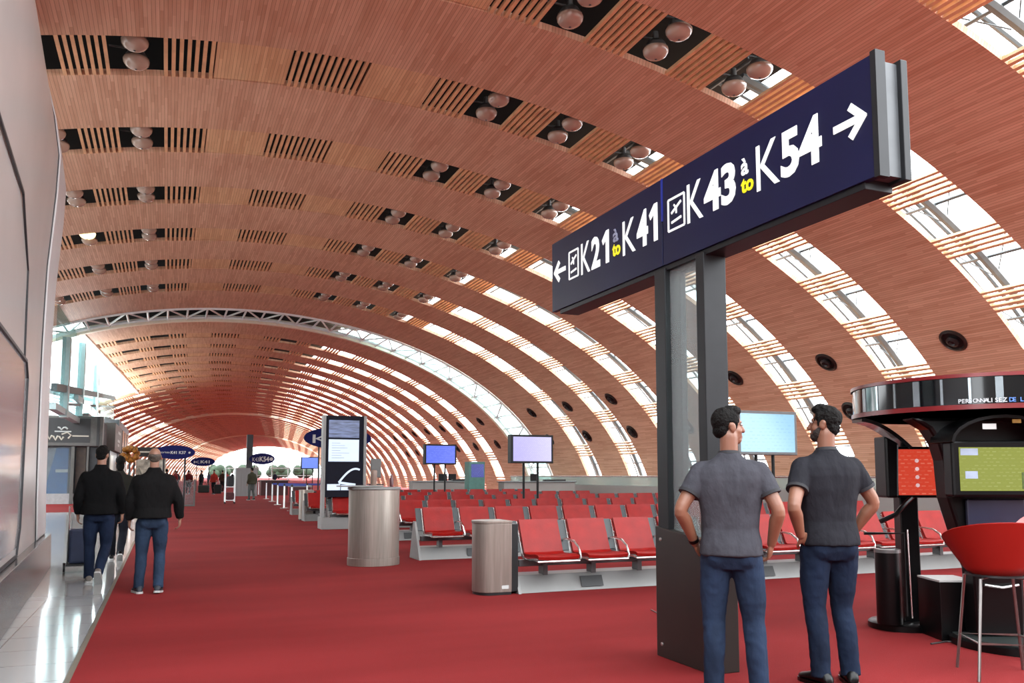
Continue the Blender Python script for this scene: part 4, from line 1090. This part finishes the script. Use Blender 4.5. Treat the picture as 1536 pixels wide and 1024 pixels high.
# ------------------------------------------------------------------ left side: clerestory, shops
TEAL = mat('pale teal frame', (176, 200, 202), .45, var=.05, tone=.9)
m = MB(); m.box((-4.15, 43.7, 4.9), (-3.95, 74, 5.15))
cw = tag(m.build('window_2', TEAL), kind='structure')
for y in (39.6, 46.3, 55.6):
    m = MB(); m.box((-4.25, y-.3, 3.8), (-3.95, y+.3, 7.95 if y > 43.6 else 7.2)); m.build('mullion', TEAL, cw)
m = MB(); m.box((-4.3, 36, 3.9), (-4.0, 60, 4.15)); m.build('transom', TEAL, cw)
m = MB(); m.bar((-4.1, 36, 4.75), (-4.1, 76, 7.7), .2, .3); m.bar((-4.1, 40, 4.4), (-4.1, 76, 7.0), .1, .12); m.build('sloping_beam', mat('slate teal beam', (92, 118, 122), .5), cw)
m = MB(); m.box((-4.12, 36, 4.1), (-4.1, 74, 8.0)); m.build('pane', glass('clerestory glass', (220, 236, 236), .85), cw)
m = MB()
for i in range(9):
    y = 44+4*i; m.bar((-4.2, y, 5.0+.05*i), (-9, y+6, 6.4+.05*i), .1)
m.bar((-5.2, 36, 4.8), (-5.2, 80, 7.6), .22); m.bar((-6.8, 36, 5.6), (-6.8, 84, 7.6), .14)
m.build('outer_frame', TEAL, cw)
m = MB(); m.bar(vp(-6.62, 43.6, .1), vp(-6.62, 74.2, .1), .22, .3); m.build('opening_edge', WHITEM, cw)
m = MB(); m.box((-9.2, 15.5, 0), (-9.0, 36.9, 4.2)); tag(m.build('wall_left', PANEL), kind='structure')  # unseen wall, added to keep white sky out of the tile reflections

FASC = mat('charcoal fascia', (40, 40, 44), .4, var=.15)
TAUPE = mat('taupe shop panel', (134, 122, 118), .5, var=.05)
GREYF = mat('grey shop frame', (120, 118, 114), .4, metal=.2)
SHOPW = mat('white shop base', (206, 204, 206), .4)
SG = glass('shop glass', (225, 230, 232), .93, .03)
t = thing('shop', 'glass fronted corner shop with a charcoal fascia and white script lettering', 'shop', (-3.09, 45.7, -.329)); t.scale = (1.235,)*3
m = MB(); m.box((-6.6, 0, .267), (-.05, .3, .67)); m.build('base', SHOPW, t)
m = MB(); m.box((-6.6, .02, .67), (-.9, .06, 2.5)); m.build('shop_window', SG, t)
m = MB(); m.box((-6.6, -.12, 2.52), (.1, .3, 3.72)); fa = m.build('fascia', GREYF, t, bevel=.03)
m = MB(); m.box((-6.6, -.14, 2.66), (-.35, -.12, 3.62)); m.build('fascia_panel', FASC, fa)
for x0, x1 in ((-1.0, -.88), (-.45, -.38), (-.05, .08)):
    m = MB(); m.box((x0, -.05, .267), (x1, .3, 2.52)); m.build('upright', GREYF, t)
m = MB(); m.box((-.12, -.16, 2.55), (-.02, -.1, 3.7)); m.build('trim_bar', FASC, fa)
SCR = mat('cream script', (236, 226, 210), .5, emit=.12)
random.seed(3)
def scribble(m, x0, x1, z, h, n):
    pts = [(x0+(x1-x0)*i/n, -.15, z+h*math.sin(i*2.1+random.random())*(.5+.5*random.random())) for i in range(n+1)]
    m.tube(pts, .035, 5)
m = MB(); scribble(m, -2.1, -1.28, 2.86, .12, 12); m.build('script_lettering', SCR, fa)
m = MB(); m.tube([(-1.35, -.15, 2.98), (-1.15, -.15, 3.06), (-1.02, -.15, 2.95), (-1.12, -.15, 2.82)], .03, 5); m.build('script_swash', SCR, fa)
m = MB(); m.box((-.98, -.15, 2.9), (-.4, -.14, 2.95)); m.build('thin_rule', SCR, fa)
m = MB(); scribble(m, -1.5, -1.15, 3.22, .06, 5); m.build('script_mark', WHITE, fa)
m = MB(); m.box((-1.6, -.15, 3.07), (-1.02, -.14, 3.12)); m.build('thin_rule', WHITE, fa)
# window display: poster panels behind the glass
m = MB(); m.prism([(-1.95, .6), (-1.12, .6), (-1.12, 2.46), (-1.55, 2.46)], lambda p, k: Vector((p[0], .3+k*.04, p[1]))); bl = m.build('blue_poster', mat('cyan blue poster', (38, 112, 176), .4, var=.2, emit=.15), t)
m = MB(); m.box((-1.55, .29, 1.5), (-1.12, .3, 1.62)); m.build('poster_line', WHITE, bl)
m = MB(); m.box((-4.6, .7, .5), (-1.6, .74, 2.46)); m.build('grey_poster', mat('pale grey poster', (150, 156, 170), .5, var=.5, scale=1.6, emit=.1), t)
m = MB(); m.box((-3.4, .25, .5), (-1.9, .6, 1.2)); m.build('display_table', mat('cream display', (216, 208, 184), .5, var=.2), t, bevel=.03)
m = MB(); m.lathe([(.0, 0), (.2, .05), (.16, .4), (.24, .62), (.09, .8), (.12, .95), (0, 1.08)], 16, (-2.6, .42, 1.2)); m.build('display_bust', mat('beige bust', (190, 164, 140), .5), t, smooth=True)
m = MB(); m.box((-.85, .3, .267), (-.5, .36, 2.5)); m.build('brown_panel', mat('brown panel', (96, 72, 54), .5, var=.3), t)
m = MB(); m.box((-.42, .3, .267), (-.08, .36, 2.5)); m.build('dark_panel', mat('blue black panel', (52, 60, 72), .4, var=.4, scale=6), t)
m = MB(); m.box((-6.6, .9, .267), (-.02, 4.2, 3.6)); m.build('back_room', mat('shop interior', (70, 72, 78), .7), t)
t = thing('shop', 'second shop unit with taupe panels and pale slanted lettering along the left side', 'shop', (-3.09, 51.4, -.329)); t.scale = (1.235,)*3
m = MB(); m.box((-5, 0, 2.5), (.3, 5.8, 3.75)); m.build('fascia', TAUPE, t, bevel=.02)
m = MB()
for i, z in enumerate((3.35, 2.95, 2.75)):
    m.box((.3, 2.0, z), (.31, 4.4 - i*.5, z+.12))
m.build('lettering_line', WHITE, t)
m = MB(); m.box((-5, .1, .267), (.1, 5.7, 2.5)); m.build('front', mat('dark shop front', (50, 42, 40), .3, var=.3), t)
m = MB(); m.box((.1, .4, .3), (.12, 2.6, 2.3)); m.build('shop_window', mat('lit shop window', (200, 190, 170), .3, emit=.2, var=.4, scale=3), t)
t = thing('shop', 'third grey blue shop unit beyond the taupe panels', 'shop', (-2.96, 59.6, -.329)); t.scale = (1.235,)*3
m = MB(); m.box((-5, 0, .267), (0, 12, 4.3)); m.build('front', mat('grey blue front', (126, 132, 142), .4, var=.2), t)
for i in range(4):
    m = MB(); m.box((0, .6+2.8*i, .2), (.03, 2.6+2.8*i, 3.9)); m.build('shop_window', mat('dim shop window', (92, 98, 108), .15, var=.5, scale=2), t)
t = thing('hanging_sign', 'dark flat shop sign left of the blue oval sign', 'sign', (-1.2, 71.6, -.329)); t.scale = (1.235,)*3
m = MB(); m.box((-.9, -.1, 2.55), (.95, .1, 3.15)); m.build('board', FASC, t)
m = MB(); m.box((-.65, -.11, 2.8), (.6, -.1, 2.9)); m.build('lettering_line', SCR, t)
m = MB(); m.box((-1.0, -.08, .267), (-.9, .08, 3.2)); m.build('post', GREYF, t)
m = MB(); m.box((-.85, .06, .267), (.9, .1, 2.4)); m.build('lit_shop_wall', mat('lit shelf wall', (214, 206, 190), .5, emit=.1, var=.5, scale=4), t)
t = thing('flower_display', 'orange and yellow round display above the person in the grey green coat', 'display', (-1.75, 46.5, 0))
m = MB()
random.seed(5)
for i in range(26):
    a, b, r = random.random()*2*PI, random.random()*PI, .34
    m.ell((r*math.sin(b)*math.cos(a), r*math.sin(b)*math.sin(a), 2.45+r*.9*math.cos(b)), (.15, .15, .15), nu=8, nv=6)
m.build('blooms', mat('orange yellow blooms', (216, 140, 40), .6, var=.5, scale=9), t, smooth=True)
m = MB(); m.lathe([(.14, 0), (.12, .9), (.05, 1.6), (.05, 2.3), (0, 2.3)], 14); m.build('stand', FASC, t, smooth=True)
# ------------------------------------------------------------------ blue oval signs
OVAL = mat('royal blue oval', (14, 22, 104), .6, var=.12, spec=.15)
def oval_sign(x, y, zc, rx, rz, post, label, txt, tz, th, arrow_=True, both=False):
    t = thing('oval_sign', label, 'sign', (x, y, 0), 0, 'blue oval gate signs')
    m = MB(); m.prism([(rx*math.cos(2*PI*i/40), rz*math.sin(2*PI*i/40)) for i in range(40)], lambda p, k: Vector((p[0], -.06+.12*k, zc+p[1]))); b = m.build('board', OVAL, t, smooth=True)
    m = MB(); put_text(m, txt[0], th*.8, .006, Matrix.Translation((-rx*.75, -.062, zc+tz)), .0, rx*.5); m.build('lettering', WHITE, b)
    m = MB(); put_text(m, txt[1], th, .006, Matrix.Translation((-rx*.2, -.062, zc+tz)), .03, rx*.75); m.build('lettering', WHITE, b)
    if arrow_:
        m = MB(); m.lathe([(.0, 0), (th*.35, 0), (th*.35, .006), (0, .006)], 12, M=Matrix.Translation((rx*.72, -.06, zc+tz+th*.5)) @ Matrix.Rotation(PI/2, 4, 'X')); m.build('marker', WHITE, b)
    for px in post:
        m = MB(); m.tube([(px, 0, 0), (px, 0, zc-rz*.8)], .035, 8); m.build('post', SFRAME, t, smooth=True)
oval_sign(.27, 36.4, 2.31, .77, .28, (-.4, .4), 'blue oval sign with small white gate lettering above the left carpet edge', ('portes', 'K41 K37'), -.07, .12)
oval_sign(7.6, 40.5, 3.17, 1.62, .53, (-.9, .9), 'large blue oval sign half hidden behind the tall poster stand', ('K', 'K21'), -.25, .5, False)
oval_sign(9.6, 95, 3.15, 1.35, .62, (-.8, .8), 'distant blue oval sign with white lettering right of the tall dark pillar', ('K43', 'K54'), -.3, .55)
oval_sign(2.9, 78, 2.55, 1.0, .38, (-.5, .5), 'small distant oval sign above the crowd of walkers', ('K', 'K41'), -.14, .26, False)
m = MB(); m.box((8.0, 95.4, 0), (8.65, 95.9, 5.8)); tag(m.build('pillar_sign', mat('slate pillar', (52, 66, 76), .4)), 'tall slate pillar rising behind the distant oval sign', 'pillar')
# ------------------------------------------------------------------ queue posts, barrier, cart, counters far down the hall
def stanchion(x, y, label):
    t = thing('queue_post', label, 'queue post', (x, y, 0), 0, 'queue posts along the far carpet')
    m = MB(); m.lathe([(.0, 0), (.18, 0), (.18, .015), (.05, .04), (0, .04)], 20); m.build('base', CHROME, t, smooth=True)
    m = MB(); m.lathe([(.034, .03), (.034, .98), (0, .98)], 12); m.build('pole', WHITEM, t, smooth=True)
    m = MB(); m.lathe([(.045, .93), (.045, 1.02), (0, 1.02)], 12); m.build('head', BRUSHD, t, smooth=True)
QP = [(4.55, 33.6), (4.62, 36.4), (4.84, 40.5), (5.18, 45.7), (5.43, 50.9), (6.0, 61.2), (5.9, 38.6), (7.0, 41.5)]
QL = ['nearest', 'second nearest', 'third nearest', 'fourth nearest', 'fifth nearest', 'sixth and farthest']
for i, (x, y) in enumerate(QP):
    stanchion(x, y, ('%s white queue post of the line on the far red carpet' % QL[i]) if i < 6 else ('white queue post holding the %s blue ribbon' % ('nearer' if i == 6 else 'farther')))
def ribbon(a, b, lab):
    m = MB(); m.bar((a[0], a[1], .93), (b[0], b[1], .93), .02, .09); tag(m.build('queue_ribbon', mat('blue ribbon', (40, 70, 190), .5)), lab, 'ribbon')
ribbon(QP[2], QP[6], 'nearer blue ribbon between two white queue posts'); ribbon(QP[3], QP[7], 'farther blue ribbon between two white queue posts')
t = thing('glass_barrier', 'grey framed glass barrier standing on the carpet right of the balding walker', 'barrier', (.8, 40.4, 0), .0)
m = MB(); m.box((-.45, -.03, .0), (.42, .03, .07)); m.box((.35, -.04, 0), (.42, .04, 1.2)); m.build('frame', GREYF, t)
m = MB(); m.box((-.45, -.01, .07), (.35, .01, 1.18)); m.build('pane', SG, t)
t = thing('trolley', 'white service trolley with dark maroon bags on the far carpet', 'trolley', (2.89, 43.3, 0))
for x in (-.22, .22):
    for y in (-.3, .3):
        m = MB(); m.tube([(x, y, .08), (x, y, 1.75)], .025, 6); m.build('frame_post', WHITEM, t, smooth=True)
        m = MB(); m.lathe([(0, -.02), (.05, -.02), (.05, .02), (0, .02)], 12, M=Matrix.Translation((x, y, .05)) @ Matrix.Rotation(PI/2, 4, 'Y')); m.build('wheel', BLACKP, t, smooth=True)
for z in (.15, .8, 1.7):
    m = MB(); m.box((-.24, -.32, z), (.24, .32, z+.03)); m.build('shelf', WHITEM, t)
m = MB(); m.box((-.2, -.25, .18), (.2, .25, .55)); m.build('maroon_bag', mat('maroon bag', (110, 44, 52), .7, var=.4), t, bevel=.08)
m = MB(); m.box((-.16, -.2, .83), (.18, .2, 1.35)); m.build('black_bag', mat('grey black bag', (50, 50, 56), .7, var=.5), t, bevel=.1)
m = MB(); m.box((4.2, 58.0, 0), (5.6, 58.3, 1.85)); tag(m.build('partition_panel', mat('pale ribbed partition', (190, 190, 192), .5, var=.15, scale=3, stretch=(6, 1, .2))), 'pale grey partition panel left of the person in khaki', 'panel')
t = thing('red_booth', 'low dark red counter behind the queue posts', 'counter', (6.9, 60, 0))
m = MB(); m.box((-.9, -.4, 0), (.9, .4, 1.0)); m.build('body', mat('dark red laminate', (96, 22, 28), .5), t)
m = MB(); m.box((-1.0, -.5, 1.0), (1.0, .5, 1.06)); m.build('top', PARA, t)
t = thing('red_booth', 'dark red cabinet right of the queue posts, above the small distant bin', 'counter', (6.0, 41.5, 0))
m = MB(); m.box((-.45, -.4, .1), (.45, .4, .82)); m.build('body', mat('dark red laminate', (96, 22, 28), .5), t)
m = MB(); m.box((-.5, -.45, .82), (.5, .45, .9)); m.build('top', PARA, t)
# distant daylit end of the hall
GREEN = mat('distant trees', (46, 70, 44), .9, var=.5, scale=.6)
random.seed(11)
for i, (x, y) in enumerate(((17, 300), (26.5, 304), (36, 300), (45.5, 305), (55, 301), (64.5, 304))):
    t = thing('tree', '%s round green tree from the left, outside the bright far end of the hall' % ORD[i], 'tree', (x, y, -.6), 0, 'trees beyond the far end')
    m = MB()
    for j in range(14): m.ell((random.uniform(-2.8, 2.8), random.uniform(-2, 2), random.uniform(2.2, 4.2)), (1.6, 1.6, 1.5), nu=10, nv=7)
    m.build('crown', GREEN, t, smooth=True)
    m = MB(); m.tube([(0, 0, 0), (0, 0, 3.4)], .3, 8); m.build('trunk', mat('trunk bark', (70, 56, 44), .9), t)
fg = MB()
for i in range(9):
    x = 22+4.2*i; fg.bar((x, 233, 0), (x, 233, 5.5), .25)
fg.bar((15, 233, 3.2), (62, 233, 3.2), .3); fg.bar((15, 233, 1.2), (62, 233, 1.2), .2)
tag(fg.build('window_3', TEAL), kind='structure')
m = MB(); m.box((-12, -9.3, 0), (22, -9.0, 5.5)); tag(m.build('light_block_back', mat('back light block', (150, 140, 132), .7)), kind='structure')  # unseen wall, added behind the camera to cut the back light
# fill lights added on the shop roofs, brightening the vault beyond the glazed arch
FILLM = mat('fill light housing', (150, 150, 148), .4)
def fill_light(parent, x, y, z, L, pw):
    m = MB(); m.box((x-.12, y-L/2, z), (x+.12, y+L/2, z+.12)); h = m.build('fill_light', FILLM, parent)
    ld = bpy.data.lights.new('fill_area', 'AREA'); ld.shape = 'RECTANGLE'; ld.size = .2; ld.size_y = L; ld.energy = pw; ld.color = (1.0, .95, .90)
    lo = bpy.data.objects.new('fill_area', ld); COL.objects.link(lo); lo.parent = h
    lo.location = (x, y, z+.14); lo.rotation_euler = (0, math.radians(180-22), 0)
shops = [o for o in COL.objects if o.name.startswith('shop') and o.get('category') == 'shop']
for s_, y, z, L, pw in ((shops[0], 2.2, 3.75, 3.6, 90), (shops[1], 3.0, 3.8, 5.4, 150), (shops[2], 3.2, 4.32, 5.6, 240), (shops[2], 9.0, 4.32, 5.6, 300)): fill_light(s_, -.6, y, z, L, pw)
